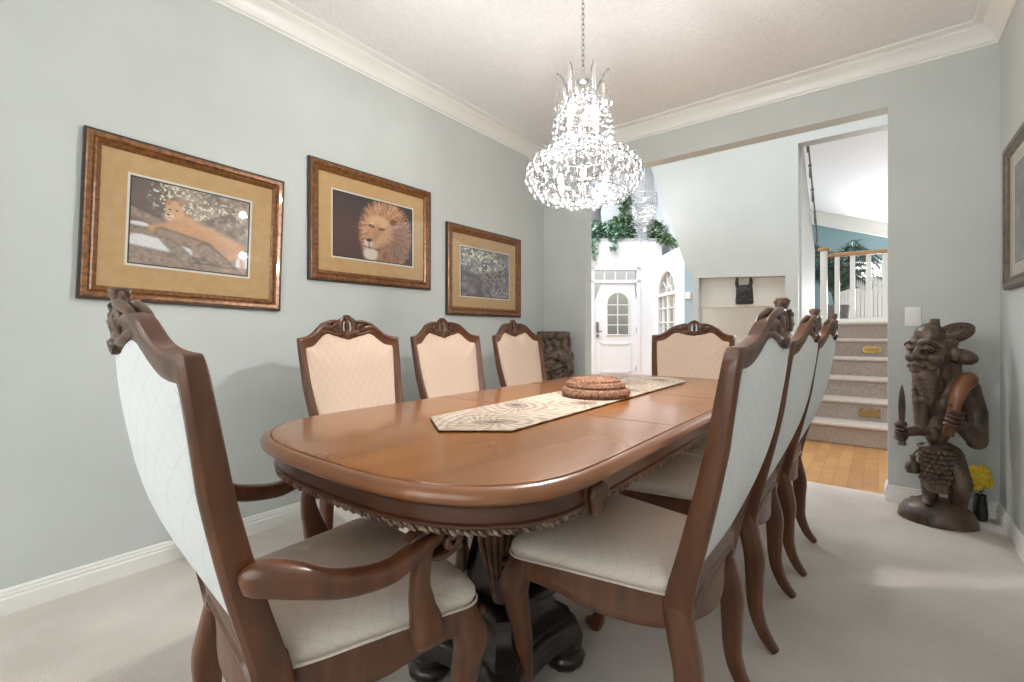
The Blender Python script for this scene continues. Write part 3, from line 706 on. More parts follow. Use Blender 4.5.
def pedestal(cy_):
    ped = MB()
    def lob(th, z): return 1
    def sq_ring(h, z, cc=.78, n=6):
        """square with chamfered, concave-sided plan: half width h"""
        pts = []
        for q in range(4):
            a = R_(90 * q)
            for i in range(n + 1):
                t = -1 + 2 * i / n; x = h * (1 - .16 * (1 - t * t)); y = h * cc * t
                pts.append((x * math.cos(a) - y * math.sin(a), cy_ + x * math.sin(a) + y * math.cos(a), z))
        return pts
    pl = [(.190, .070), (.205, .080), (.207, .10), (.198, .112), (.2, .122), (.192, .134), (.178, .142), (.181, .155), (.170, .165), (.150, .180), (.136, .2), (.132, .222), (.142, .232), (.14, .247), (.125, .258), (.105, .262)]
    for h, z in pl: pass
    ped.rings([sq_ring(h, z) for h, z in pl])
    p = obj('pedestal', ped, M['ebony'], tb, smooth=40)
    col = MB().lathe([(.075, .255), (.09, .27), (.095, .31), (.085, .36), (.07, .42), (.06, .50), (.075, .56), (.10, .60), (.11, .62)], 32, (0, cy_, 0), lambda th, z: 1 + .05 * abs(math.cos(8 * th)))
    obj('column', col, M['ebony'], p, smooth=50)
    for q in range(4):                                       # fluted leaf brackets
        a = R_(90 * q + 45); mb = MB(); ca, sa = math.cos(a), math.sin(a)
        for k in (-3, -2, -1, 0, 1, 2, 3):
            path = [(.165, 0, .645), (.165, .0, .60), (.150, 0, .50), (.125, 0, .40), (.122, 0, .33), (.14, 0, .275)]
            sp_ = [.022, .025, .022, .016, .010, .006]
            pts = []
            for (r, _, z), w_ in zip(path, sp_):
                x, y = r - .004 * k * k * .4, k * w_
                pts.append((x * ca - y * sa, cy_ + x * sa + y * ca, z))
            mb.tube(pts, [.012, .013, .012, .010, .009, .007], 7, up=(ca, sa, 0), smooth=3)
        obj('fluted_bracket', mb, M['carved'], p, smooth=60)
        fx, fy = .208 * ca, .208 * sa
        ft = MB().lathe([(.03, 0), (.055, .004), (.064, .018), (.066, .03), (.058, .042), (.05, .048), (.054, .056), (.056, .066), (.046, .078), (.03, .085)], 24, (fx, cy_ + fy, 0), lambda th, z: 1 + (.03 * math.cos(14 * th) if z < .045 else 0))
        obj('foot', ft, M['ebony'], p, smooth=50)
pedestal(-.52); pedestal(.56)

# ------------------------------------------------------------------ painted surfaces (photographic prints, printed cloth)
def vnoise(x, y, s, seed=0):
    x, y = x * s, y * s; xi, yi = np.floor(x).astype(int), np.floor(y).astype(int); fx, fy = x - xi, y - yi
    fx, fy = fx * fx * (3 - 2 * fx), fy * fy * (3 - 2 * fy)
    def h(a, b_): q = np.sin(a * 127.1 + b_ * 311.7 + seed * 74.7) * 43758.5453; return q - np.floor(q)
    return (h(xi, yi) * (1 - fx) + h(xi + 1, yi) * fx) * (1 - fy) + (h(xi, yi + 1) * (1 - fx) + h(xi + 1, yi + 1) * fx) * fy
def fbm(x, y, s, seed=0): return (vnoise(x, y, s, seed) + .5 * vnoise(x, y, s * 2, seed + 1) + .25 * vnoise(x, y, s * 4, seed + 2)) / 1.75
def lin(c): return np.array(sl(*c)[:3])
def mixc(img, mask, c): return img * (1 - mask[..., None]) + lin(c) * mask[..., None]
def soft(d, w_=.02): return np.clip(.5 - d / w_ * .5, 0, 1)
def ellm(u, v, cx, cy, rx, ry, ang=0, w_=.15):
    a = R_(ang); x, y = u - cx, v - cy; x, y = x * math.cos(a) + y * math.sin(a), -x * math.sin(a) + y * math.cos(a)
    return np.clip((1 - np.sqrt((x / rx) ** 2 + (y / ry) ** 2)) / w_ + .5, 0, 1)
def seg(u, v, a, b_, r0, r1, w_=.02):
    d = np.array(b_) - np.array(a); t = np.clip(((u - a[0]) * d[0] + (v - a[1]) * d[1]) / (d @ d), 0, 1)
    return soft(np.hypot(u - a[0] - t * d[0], v - a[1] - t * d[1]) - (r0 + (r1 - r0) * t), w_)
def lioness(u, v):
    n = fbm(u * 1.3, v, 9, 3); img = mixc(np.ones(u.shape + (3,)) * lin((146, 124, 110)), np.clip(n * 2.6 - .9, 0, 1), (190, 166, 146))
    img = mixc(img, ellm(u, v, .08, .80, .24, .34, 0, .4) * .85, (100, 82, 78))
    img = mixc(img, np.clip((vnoise(u * 1.3, v, 24, 4) - .55) * 5, 0, 1) * .5, (112, 94, 84))
    sp_ = np.clip((vnoise(u * 1.3, v, 46, 7) - .58) * 5, 0, 1)
    img = mixc(img, sp_ * (ellm(u, v, .30, .84, .16, .2, 0, .5) + ellm(u, v, .62, .80, .3, .2, 0, .6)).clip(0, 1), (236, 232, 206))
    for q in ((.14, .24, .2, .12), (.42, .18, .07, .10), (.95, .14, .06, .14), (.06, .46, .08, .03)): img = mixc(img, ellm(u, v, *q, 0, .3), (240, 234, 234))
    bark = fbm(u * 2, v * 2, 16, 5)
    def branch(a, b_, r0, r1, c=(160, 136, 120)):
        nonlocal img
        img = mixc(img, seg(u, v - .012, a, b_, r0 + .008, r1 + .008, .015) * .75, (78, 64, 58)); mk = seg(u, v, a, b_, r0, r1, .015); img = mixc(img, mk, c)
        img = mixc(img, mk * np.clip((bark - .56) * 4, 0, 1) * .7, (112, 94, 84)); img = mixc(img, mk * np.clip((.40 - bark) * 4, 0, 1) * .7, (196, 172, 156))
    branch((.55, .56), (.82, .74), .04, .035, (132, 110, 98)); branch((-.05, .62), (.3, .48), .06, .04); branch((-.05, .08), (.6, .02), .12, .1); branch((-.02, .40), (.30, .36), .03, .05)
    branch((.28, .32), (.5, .04), .05, .06); branch((.52, .02), (1.05, .02), .05, .05)
    fur = (214, 160, 118)
    for a, b_, r0, r1 in (((.36, .60), (.42, .48), .10, .12), ((.42, .52), (.62, .44), .12, .11), ((.62, .44), (.86, .33), .11, .11)): img = mixc(img, seg(u, v, a, b_, r0, r1, .03), fur)
    img = mixc(img, seg(u, v, (.45, .60), (.84, .42), .03, .03, .06) * .5, (230, 184, 142)); img = mixc(img, seg(u, v, (.5, .38), (.8, .26), .03, .03, .06) * .5, (176, 124, 90))
    for a, b_, r0, r1 in (((.34, .5), (.17, .44), .055, .04), ((.85, .3), (.80, .04), .06, .03), ((.92, .34), (.96, .04), .022, .014)): img = mixc(img, seg(u, v, a, b_, r0, r1), fur)
    branch((.24, .40), (.60, .28), .05, .07, (164, 136, 118)); branch((.60, .28), (.80, .10), .06, .05, (160, 132, 114))
    for q in ((.335, .70, .075, .115, 8), (.30, .63, .045, .05, 0)): img = mixc(img, ellm(u, v, *q, .2), (222, 172, 132))
    for q in ((.285, .79, .022, .04), (.385, .80, .026, .04)): img = mixc(img, ellm(u, v, *q, 0, .3), (196, 142, 106))
    img = mixc(img, ellm(u, v, .295, .61, .034, .04, 0, .4), (240, 214, 190))
    for q in ((.295, .70, .012, .010), (.35, .70, .013, .010), (.283, .635, .014, .012)): img = mixc(img, ellm(u, v, *q, 0, .4), (84, 58, 50))
    img = mixc(img, seg(u, v, (.28, .60), (.315, .595), .004, .004, .01), (100, 70, 60))
    img *= (.84 + .32 * fbm(u * 2, v * 2, 40, 9))[..., None]
    return img
def lion(u, v):
    img = np.ones(u.shape + (3,)) * lin((72, 52, 52)); img = mixc(img, ellm(u, v, .2, .3, .3, .4, 0, .8) * .6, (104, 66, 58))
    cx_, cy_ = .60, .52; a = np.arctan2(v - cy_, (u - cx_) * 1.3); r = np.hypot((u - .65) / .335, (v - .47) / .56)
    hair = vnoise(a * 7 + vnoise(u, v, 9, 5) * 1.2, r * 1.4, 6, 2) * .6 + vnoise(a * 18, r * 2, 5, 6) * .4
    mk = soft(r - (.88 + .22 * hair), .10); img = mixc(img, mk, (186, 126, 90))
    img = mixc(img, mk * np.clip(hair * 2.6 - 1, 0, 1), (236, 190, 150)); img = mixc(img, mk * np.clip(1 - hair * 2.5, 0, 1), (116, 68, 50))
    img = mixc(img, mk * ellm(u, v, .88, .34, .18, .42, 0, .6) * .6, (104, 64, 50)); img = mixc(img, mk * ellm(u, v, .62, .14, .2, .2, 0, .6) * .5, (120, 76, 58))
    for q in ((.53, .50, .135, .25, 6), (.46, .30, .085, .13, 0)): img = mixc(img, ellm(u, v, *q, .4) * .9, (218, 168, 130))
    img = mixc(img, ellm(u, v, .55, .66, .13, .10, 0, .6) * .7, (240, 196, 154)); img = mixc(img, ellm(u, v, .44, .10, .09, .11, 0, .5), (240, 222, 208)); img = mixc(img, ellm(u, v, .41, .27, .05, .06, 0, .5), (240, 216, 194))
    img = mixc(img, seg(u, v, (.52, .60), (.43, .36), .03, .035, .05) * .6, (200, 142, 108)); img = mixc(img, seg(u, v, (.56, .56), (.49, .36), .012, .016, .04) * .6, (152, 100, 76))
    img = mixc(img, ellm(u, v, .42, .325, .038, .03, 12, .4), (66, 40, 36))
    for x, y, t_ in ((.45, .565, -14), (.585, .545, 14)):
        img = mixc(img, ellm(u, v, x, y, .040, .024, t_, .4), (58, 36, 32)); img = mixc(img, ellm(u, v, x, y - .002, .016, .012, 0, .4), (214, 160, 84)); img = mixc(img, ellm(u, v, x, y, .007, .008, 0, .4), (30, 20, 20))
        img = mixc(img, ellm(u, v, x, y + .045, .03, .010, t_, .5) * .6, (250, 214, 176))
    img = mixc(img, seg(u, v, (.415, .29), (.425, .20), .005, .005, .015), (74, 46, 42)); img = mixc(img, seg(u, v, (.425, .20), (.54, .185), .008, .006, .02), (74, 46, 42)); img = mixc(img, seg(u, v, (.425, .20), (.37, .21), .006, .004, .02), (90, 56, 48))
    img = mixc(img, ellm(u, v, .74, .70, .045, .06, -20, .4), (132, 84, 64))
    img *= (.9 + .2 * fbm(u * 2, v * 2, 30, 4))[..., None]
    return img
def leopard(u, v):
    n = fbm(u * 1.5, v, 10, 11); img = mixc(np.ones(u.shape + (3,)) * lin((98, 88, 102)), np.clip(n * 2 - .7, 0, 1), (166, 156, 156))
    sp_ = np.clip((vnoise(u * 1.5, v, 26, 17) - .55) * 5, 0, 1)
    img = mixc(img, sp_ * ellm(u, v, .36, .8, .48, .28, -12, .5), (240, 240, 214)); img = mixc(img, np.clip((vnoise(u * 1.5, v, 14, 19) - .5) * 4, 0, 1) * ellm(u, v, .4, .8, .5, .3, 0, .5) * .6, (206, 204, 180)); img = mixc(img, sp_ * ellm(u, v, .9, .62, .14, .3, 0, .6), (196, 188, 176))
    for a, b_, r0, r1 in (((.0, .48), (.5, .36), .05, .06), ((.5, .36), (.98, .58), .06, .05), ((.42, .4), (.38, .0), .07, .08)): img = mixc(img, seg(u, v, a, b_, r0, r1, .05), (84, 76, 84))
    bd = np.maximum.reduce([ellm(u, v, .62, .46, .24, .12, 18, .3), ellm(u, v, .84, .56, .09, .1, 0, .3), seg(u, v, (.5, .4), (.42, .12), .035, .03, .03)])
    img = mixc(img, bd, (150, 136, 134)); rs = np.clip((vnoise(u * 1.5, v, 34, 23) - .52) * 8, 0, 1); img = mixc(img, bd * rs, (58, 48, 54))
    img = mixc(img, np.clip((vnoise(u * 1.5, v, 44, 31) - .66) * 6, 0, 1) * ellm(u, v, .82, .1, .2, .1, 0, .4), (230, 226, 226))
    img *= (.85 + .3 * fbm(u * 2, v * 2, 36, 14))[..., None]
    return img
def landscape(u, v):
    return mixc(np.ones(u.shape + (3,)) * lin((150, 140, 132)), np.clip(fbm(u, v, 6, 41) * 2 - .6, 0, 1), (96, 88, 86))
def painted_grid(nu, nv, fn, place):
    """grid mesh with colour attribute; place(u,v) -> xyz"""
    U, V_ = np.meshgrid(np.linspace(0, 1, nu), np.linspace(0, 1, nv)); c = fn(U, V_); mb = MB()
    mb.v = [place(U[j, i], V_[j, i]) for j in range(nv) for i in range(nu)]
    mb.f = [(j * nu + i, j * nu + i + 1, (j + 1) * nu + i + 1, (j + 1) * nu + i) for j in range(nv - 1) for i in range(nu - 1)]
    return mb, c.reshape(-1, 3)
def set_col(o, c):
    at = o.data.color_attributes.new('Col', 'FLOAT_COLOR', 'POINT')
    at.data.foreach_set('color', np.concatenate([c, np.ones((len(c), 1))], 1).astype(np.float32).ravel())

def picture(name, label, W, Hh, bw, op, fn, loc, rot, frame_m, mat_m, flip=False):
    """framed print; local x right, z up, y = -normal (front faces -y). op = opening (x0,x1,z0,z1) of the mat relative to the centre"""
    t = thing(name, label, 'picture', loc); t.rotation_euler = rot
    def rg(i, y): a, b_ = W / 2 - i, Hh / 2 - i; return [(-a, y, -b_), (a, y, -b_), (a, y, b_), (-a, y, b_)]
    obj('frame', MB().rings([rg(.006, -.022), rg(.014, -.028), rg(.028, -.026), rg(bw * .6, -.018), rg(bw * .72, -.022), rg(bw * .86, -.018), rg(bw, -.010), rg(bw, -.004), rg(.006, -.004), rg(.006, -.022)], cap=False), frame_m, t, smooth=25)
    obj('outer_edge', MB().rings([rg(.0, 0), rg(0, -.020), rg(.003, -.024), rg(.008, -.024), rg(.008, 0), rg(0, 0)], cap=False), M['darkedge'], t, smooth=0)
    a, b_ = W / 2 - bw + .003, Hh / 2 - bw + .003; x0, x1, z0, z1 = op
    def fr4(o0, o1, y0, y1):
        q = lambda o, y: [(o[0], y, o[2]), (o[1], y, o[2]), (o[1], y, o[3]), (o[0], y, o[3])]
        return MB().rings([q(o0, y0), q(o1, y0), q(o1, y1), q(o0, y1), q(o0, y0)], cap=False)
    obj('mat_board', fr4((-a, a, -b_, b_), op, -.008, -.004), mat_m, t, smooth=0)
    g_ = .009; op2 = (x0 + g_, x1 - g_, z0 + g_, z1 - g_)
    obj('mat_bevel', fr4(op, op2, -.0072, -.004), M['ivorybevel'], t, smooth=0)
    op3 = (op2[0] + .006, op2[1] - .006, op2[2] + .006, op2[3] - .006)
    obj('fillet', fr4(op2, op3, -.0065, -.004), M['blackline'], t, smooth=0)
    mb, c = painted_grid(190, 140, fn, lambda u, v: (op3[0] + (op3[1] - op3[0]) * u, -.0058, op3[2] + (op3[3] - op3[2]) * v))
    o = obj('print', mb, M['print'], t, smooth=0); set_col(o, c)
    obj('glass', MB().box(-a, a, -.0105, -.0095, -b_, b_), M['pane'], t, smooth=0)
    obj('backing', MB().box(-a, a, -.003, .0, -b_, b_), M['darkedge'], t, smooth=0)
    return t
fl = lambda f: (lambda u, v: f(u, v))
# on the left wall the picture's right is towards +Y, so local x -> +Y, front (-y local) -> +X
def on_left(name, label, cy_, cz_, W, Hh, bw, op, fn, roll=0):
    t = picture(name, label, W, Hh, bw, op, fn, (XL + .001, cy_, cz_), (0, R_(roll), R_(90)), M['goldframe'], M['matboard'])
    return t
on_left('framed_picture', 'framed print of a lioness lying on tree branches, nearest the camera', .785, 1.504, .80, .695, .058, (-.254, .247, -.193, .205), lioness, 1.9)
on_left('framed_picture', 'framed portrait print of a maned lion on the wall between two prints', 1.782, 1.675, .90, .695, .062, (-.308, .303, -.204, .204), lion, 0)
on_left('framed_picture', 'framed print of a leopard in dappled foliage, nearest the corner stump', 2.84, 1.503, .90, .69, .065, (-.305, .303, -.203, .196), leopard, 0)
picture('framed_picture', 'grey-brown framed picture cut by the edge on the wall by the statue', .75, .715, .06, (-.22, .22, -.25, .24), landscape, (XR - .001, 3.06, 1.605), (0, 0, R_(-90)), M['greyframe'], M['mat2'])

# light switch
ls = thing('light_switch', 'white light switch plate on the wall beside the head of the statue', 'light switch', (.163, YB - .001, 1.125))
obj('plate', MB().box(-.037, .037, -.008, 0, -.058, .058), M['plate'], ls, mods=[BEV(.004)])
for x in (0,):
    obj('rocker', MB().add([(x - .017, -.008, -.033), (x + .017, -.008, -.033), (x + .017, -.0145, .033), (x - .017, -.0145, .033), (x - .017, -.002, -.033), (x + .017, -.002, -.033), (x + .017, -.002, .033), (x - .017, -.002, .033)],
        [(0, 1, 2, 3), (4, 7, 6, 5), (0, 4, 5, 1), (1, 5, 6, 2), (2, 6, 7, 3), (3, 7, 4, 0)]), M['plate'], ls, smooth=0)

# ------------------------------------------------------------------ on the table: runner and basket
def runner_col(u, v):
    x, y = (u - .5) * .315, v * 1.76; img = np.ones(u.shape + (3,)) * lin((192, 177, 160))
    best = np.full(u.shape, 9.); ang = np.zeros(u.shape); rad = np.zeros(u.shape)
    cs_ = [(.05, .14), (-.08, .42), (.09, .62), (-.06, .86), (.07, 1.1), (-.08, 1.34), (.04, 1.6)]
    for i, (cx_, cy_) in enumerate(cs_):
        d = np.hypot(x - cx_, y - cy_); m_ = d < best; best = np.where(m_, d, best); ang = np.where(m_, np.arctan2(y - cy_, x - cx_) + i * .7, ang); rad = np.where(m_, d, rad)
    n = fbm(x, y, 40, 3)
    ray = .5 + .5 * np.sin(ang * 26 + 14 * rad + (n - .5) * 4); ring = .5 + .5 * np.sin(rad * 170 + (n - .5) * 5)
    dark = np.clip((ray - .36) * 4, 0, 1) * np.clip(1.25 - rad / .14, 0, 1) * (.55 + .45 * ring); dark2 = np.clip((ring - .6) * 5, 0, 1) * .55
    img = mixc(img, np.clip((fbm(x, y, 12, 8) - .48) * 4, 0, 1) * .5, (168, 146, 126)); img = mixc(img, np.clip(dark2, 0, 1), (138, 114, 96)); img = mixc(img, np.clip(dark, 0, 1) * .9, (80, 56, 48)); img = mixc(img, np.clip((.045 - rad) / .03, 0, 1) * .8, (88, 60, 52))
    return img
rw, y0r, y1r, tip = .1575, -.78, .98, .115
def rplace(u, v):
    x = (u - .5) * 2 * rw; y = y0r + (y1r - y0r) * v; s_ = abs(x) / rw
    lo_, hi_ = y0r + tip * s_, y1r - .15 * s_; return (x, lo_ + (hi_ - lo_) * v, .0035 + .0006 * math.sin(v * 90) * math.sin(u * 7))
mb, c = painted_grid(110, 560, runner_col, rplace)
ro = obj('table_runner', mb, M['runner'], smooth=180, mods=[('SOLIDIFY', dict(thickness=.003, offset=-1))])
ro.location = (TX + .0, TY, .7722); ro.rotation_euler = (0, 0, R_(1.0))
# solidify keeps the first vertices in order; colour both sides
nv_ = len(ro.data.vertices); set_col(ro, np.concatenate([c, c])[:nv_] if nv_ == 2 * len(c) else np.resize(c, (nv_, 3)))
tag(ro, 'cream table runner printed with dark brown feathery bursts, along the tabletop', 'table runner')
bk = thing('lidded_basket', 'round flat woven brown basket with a stepped lid on the table runner', 'basket', (-.893, 1.672, .7762))
def coil(prof, r_t, n=40):
    mb = MB()
    for r, z in prof: mb.tube([(r * math.cos(2 * PI * i / n), r * math.sin(2 * PI * i / n), z) for i in range(n + 1)], r_t, 7)
    return mb
def knurl(mb, R0, r_t, z, n):           # a fat coil wrapped with slanted strands
    for i in range(n):
        a0 = 2 * PI * i / n; path = []
        for q in range(9):
            ph = 2 * PI * q / 8 - PI / 2; a = a0 + (q / 8) * 2 * PI / n * 2.2
            path.append(((R0 + r_t * math.cos(ph)) * math.cos(a), (R0 + r_t * math.cos(ph)) * math.sin(a), z + r_t * math.sin(ph)))
        mb.tube(path, r_t * .16, 5)
b1 = MB().lathe([(.08, 0), (.112, .001), (.128, .008), (.134, .019), (.130, .029), (.120, .036), (.10, .038), (.03, .038)], 40); knurl(b1, .116, .0185, .0185, 70); obj('body', b1, M['basket'], bk, smooth=50)
b2 = MB().lathe([(.095, .034), (.112, .037), (.118, .046), (.113, .055), (.100, .060), (.098, .068), (.090, .071), (.083, .066), (.06, .060), (.01, .059)], 40); knurl(b2, .104, .0135, .047, 70); knurl(b2, .0905, .007, .066, 60)
b2.merge(coil([(.074, .0635), (.06, .061), (.046, .0605), (.032, .060), (.018, .0595)], .004)); obj('lid', b2, M['basket'], bk, smooth=50)

# ------------------------------------------------------------------ crystal chandelier
random.seed(5)
ch = thing('chandelier', 'large crystal bead chandelier hanging over the dining table', 'chandelier', (TX, TY + .005, 0))
def bead_mesh(r):
    mb = MB(); mb.ell((0, 0, 0), (r, r * .7, r), 12, 8); return mb
spots = []
lower = [(1.772, .082, .013), (1.752, .112, .016), (1.732, .150, .019), (1.706, .188, .021), (1.675, .213, .023), (1.640, .219, .024), (1.608, .200, .024), (1.582, .160, .024), (1.567, .114, .023), (1.560, .068, .022), (1.558, .022, .02)]
for i, (z, r, br) in enumerate(lower):
    n = max(3, int(2 * PI * r / (br * 1.95)))
    for k in range(n):
        a = 2 * PI * (k + .5 * (i % 2)) / n; spots.append((r * math.cos(a), r * math.sin(a), z + random.uniform(-.007, .007), br * random.uniform(.85, 1.05), a))
for i, (z, r, br) in enumerate([(1.955, .052, .018), (1.93, .085, .016), (1.90, .100, .017), (1.868, .108, .019), (1.835, .114, .021), (1.80, .112, .02), (1.80, .07, .013)]):
    n = max(5, int(2 * PI * r / (br * 2.5)))
    for k in range(n):
        a = 2 * PI * (k + .5 * (i % 2)) / n; spots.append((r * math.cos(a), r * math.sin(a), z + random.uniform(-.006, .006), br * random.uniform(.85, 1.05), a))
camd = Vector((0, 0, 1.04)) - Vector((TX, TY, 0))
spots.sort(key=lambda s_: -(s_[0] * camd.x + s_[1] * camd.y))
base_b = bead_mesh(1.0); base_o = None; rest = MB()
for i, (x, y, z, r, a) in enumerate(spots):
    if i < 96:
        if base_o is None: base_o = o = obj('crystal_bead', base_b, M['crystal'], ch, smooth=180)
        else: o = base_o.copy(); COL.objects.link(o)
        o.location = (x, y, z); o.scale = (r, r, r); o.rotation_euler = (0, 0, a + PI / 2)
    else:
        q = bead_mesh(r); q.xf(Matrix.Translation((x, y, z)) @ Matrix.Rotation(a + PI / 2, 4, 'Z')); rest.merge(q)
ro_ = obj('crystal_beads', rest, M['crystal'], ch, smooth=180); ro_['kind'] = 'stuff'
st = MB()                                                     # vertical strings of small cut beads
for k in range(20):
    a = 2 * PI * k / 20
    for i in range(11): st.ell((.058 * math.cos(a), .058 * math.sin(a), 1.795 + i * .0145), (.006, .006, .0072), 6, 5)
    for i in range(6): t_ = i / 5; r = .06 + .05 * t_ * t_; st.ell((r * math.cos(a + .15), r * math.sin(a + .15), 1.79 - .05 * t_), (.006, .006, .007), 6, 5)
o_ = obj('bead_strings', st, M['crystal'], ch, smooth=25)
fm = MB()
def ring(r, z, rr, n=40): fm.tube([(r * math.cos(2 * PI * i / n), r * math.sin(2 * PI * i / n), z) for i in range(n + 1)], rr, 6)
ring(.066, 1.795, .006); ring(.06, 1.955, .003); ring(.19, 1.705, .002); ring(.12, 1.735, .002); ring(.16, 1.585, .002); ring(.10, 1.90, .002)
fm.tube([(0, 0, 1.56), (0, 0, 2.03)], .008, 8, up=(1, 0, 0)); fm.lathe([(.004, 2.02), (.02, 2.025), (.024, 2.035), (.012, 2.05), (.006, 2.075)], 12)
for k in range(16):
    a = 2 * PI * k / 16; c, s_ = math.cos(a), math.sin(a)
    fm.tube([(.07 * c, .07 * s_, 1.775), (.12 * c, .12 * s_, 1.74), (.20 * c, .20 * s_, 1.70), (.225 * c, .225 * s_, 1.705)], .0015, 5, smooth=3)
    fm.tube([(.20 * c, .20 * s_, 1.70), (.17 * c, .17 * s_, 1.58), (.06 * c, .06 * s_, 1.555)], .0015, 5, smooth=3)
obj('frame', fm, M['chrome'], ch, smooth=60)
for k in range(7):
    a = 2 * PI * k / 7 + .25; c, s_ = math.cos(a), math.sin(a); sp_ = MB()
    sp_.tube([(.05 * c, .05 * s_, 1.955), (.062 * c, .062 * s_, 2.0), (.08 * c, .08 * s_, 2.04), (.10 * c, .10 * s_, 2.062), (.104 * c, .104 * s_, 2.055)], [.003, .003, .003, .0025, .002], 6, smooth=4)
    o = obj('crown_arm', sp_, M['chrome'], ch, smooth=60); d_ = MB()
    for i in range(8): d_.ell((.103 * c, .103 * s_, 2.045 - i * .0135), (.006, .006, .0068), 6, 5)
    d_.ell((.103 * c, .103 * s_, 1.926), (.014, .014, .016), 8, 6); obj('bead_drop', d_, M['crystal'], o, smooth=25)
cm = MB()
for i in range(31):
    z = 2.085 + i * .0205; mt = Matrix.Rotation(R_(90 * (i % 2)), 4, 'Z')
    cm.tube([tuple(mt @ Vector((.006 * math.cos(q), 0, 0)) + Vector((0, 0, z + .014 * math.sin(q)))) for q in np.linspace(0, 2 * PI, 11)], .0017, 5, up=(0, 1, 0) if i % 2 == 0 else (1, 0, 0))
obj('chain', cm, M['chrome'], ch)
obj('ceiling_canopy', MB().lathe([(.012, H - .05), (.03, H - .04), (.055, H - .02), (.062, H)], 24), M['chrome'], ch)
for i, (x, y, z) in enumerate([(.1 * math.cos(R_(60 * k)), .1 * math.sin(R_(60 * k)), 1.63) for k in range(6)] + [(.02, -.02, 1.87), (-.02, .02, 1.85)]):
    obj('bulb', MB().ell((x, y, z), (.013, .013, .024), 8, 6), M['bulb'], ch)
point('chandelier_light', (TX, TY, 1.655), 38, (1, .975, .945), .025)
point('chandelier_light', (TX, TY, 1.985), 12, (1, .975, .945), .025)

# foyer chandelier of hanging crystal prisms
FC = (-1.93, 4.70)
def crystal_tiers(loc, label):
    t = thing('foyer_chandelier', label, 'chandelier', loc); mb = MB(); f2 = MB()
    # tiers: z of ring, radius, drop length
    for z, r, dl in ((.47, .125, .16), (.36, .115, .14), (.26, .09, .14), (.17, .065, .14), (.10, .042, .16)):
        n = int(2 * PI * r / .021)
        for k in range(n):
            a = 2 * PI * k / n; x, y = r * math.cos(a), r * math.sin(a)
            mb.tube([(x, y, z), (x, y, z - dl * .15), (x, y, z - dl * .9), (x, y, z - dl)], [.003, .008, .0075, .001], 6, up=(1, 0, 0))
        f2.tube([(r * math.cos(2 * PI * i / 24), r * math.sin(2 * PI * i / 24), z) for i in range(25)], .005, 6)
    o = obj('crystal_prisms', mb, M['crystal'], t, smooth=30)
    f2.tube([(0, 0, .0), (0, 0, 3.6)], .006, 6, up=(1, 0, 0)); obj('frame', f2, M['chrome'], t)
    for z in (.42, .3, .2, .1): obj('bulb', MB().ell((0, 0, z), (.014, .014, .02), 8, 6), M['bulb'], t)
    point('foyer_chandelier_light', (loc[0], loc[1], loc[2] + .3), 2.5, (1, .95, .9), .08)
crystal_tiers((FC[0], FC[1], 2.0), 'small tiered chandelier of crystal prisms hanging in the foyer')

# ------------------------------------------------------------------ carved statue
SXs, SYs = .252, 3.44
stt = thing('carved_statue', 'tall dark carved wooden statue of a bearded figure on the carpet by the opening', 'statue', (SXs, SYs, 0))
Q = lambda x, y, d=0: ((x - 197) / 621, d, (572 - y) / 460)
B = MB()
B.cap(Q(178, 405, .0), Q(178, 470, -.03), .052, .044); B.cap(Q(178, 470, -.03), Q(180, 525, -.01), .042, .034); B.ell(Q(172, 522, -.05), (.03, .055, .022))
B.cap(Q(232, 405, .01), Q(252, 468, -.06), .058, .052); B.cap(Q(252, 468, -.06), Q(248, 535, .02), .05, .038); B.ell(Q(246, 534, -.02), (.032, .06, .024))
B.ell(Q(204, 392, .01), (.072, .06, .05)); B.ell(Q(196, 345, -.01), (.058, .058, .085)); B.ell(Q(212, 285, 0), (.072, .058, .09)); B.ell(Q(186, 350, -.055), (.03, .03, .04))
B.cap(Q(215, 260, .01), Q(205, 190, 0), .045, .042)
# head: skull, brow, cheeks, nose, lips, chin; it looks towards the dining table and slightly to the camera
B.ell(Q(192, 140, .01), (.078, .09, .115)); B.ell(Q(176, 176, -.03), (.064, .064, .085)); B.ell(Q(178, 108, -.01), (.07, .08, .075))
fd = Vector((-.70, -.714, 0)); sd_ = Vector((-.714, .70, 0))
def FP(a, b_, z): h_ = Vector((-.012, 0, .93)); p = h_ + fd * a + sd_ * b_; return (p.x, p.y, z)
B.cap(FP(.080, 0, .978), FP(.110, 0, .905), .014, .021); B.ell(FP(.100, .026, .895), .017); B.ell(FP(.100, -.026, .895), .017)
for s_ in (-1, 1):
    B.cap(FP(.094, .014 * s_, .975), FP(.082, .05 * s_, .988), .015, .015); B.cap(FP(.082, .05 * s_, .988), FP(.052, .085 * s_, .955), .015, .012)
    B.ell(FP(.084, .044 * s_, .945), (.026, .026, .016)); B.ell(FP(.062, .062 * s_, .89), (.036, .036, .034)); B.ell(FP(-.015, .095 * s_, .915), (.022, .016, .04))
B.ell(FP(.085, 0, .84), (.045, .045, .034))
B.cap(FP(.112, .04, .848), FP(.114, 0, .858), .012, .018); B.cap(FP(.112, -.04, .848), FP(.114, 0, .858), .012, .018)
B.cap(FP(.104, .036, .824), FP(.109, 0, .818), .012, .018); B.cap(FP(.104, -.036, .824), FP(.109, 0, .818), .012, .018); B.ell(FP(.07, 0, .785), (.04, .04, .034))
EY = MB()
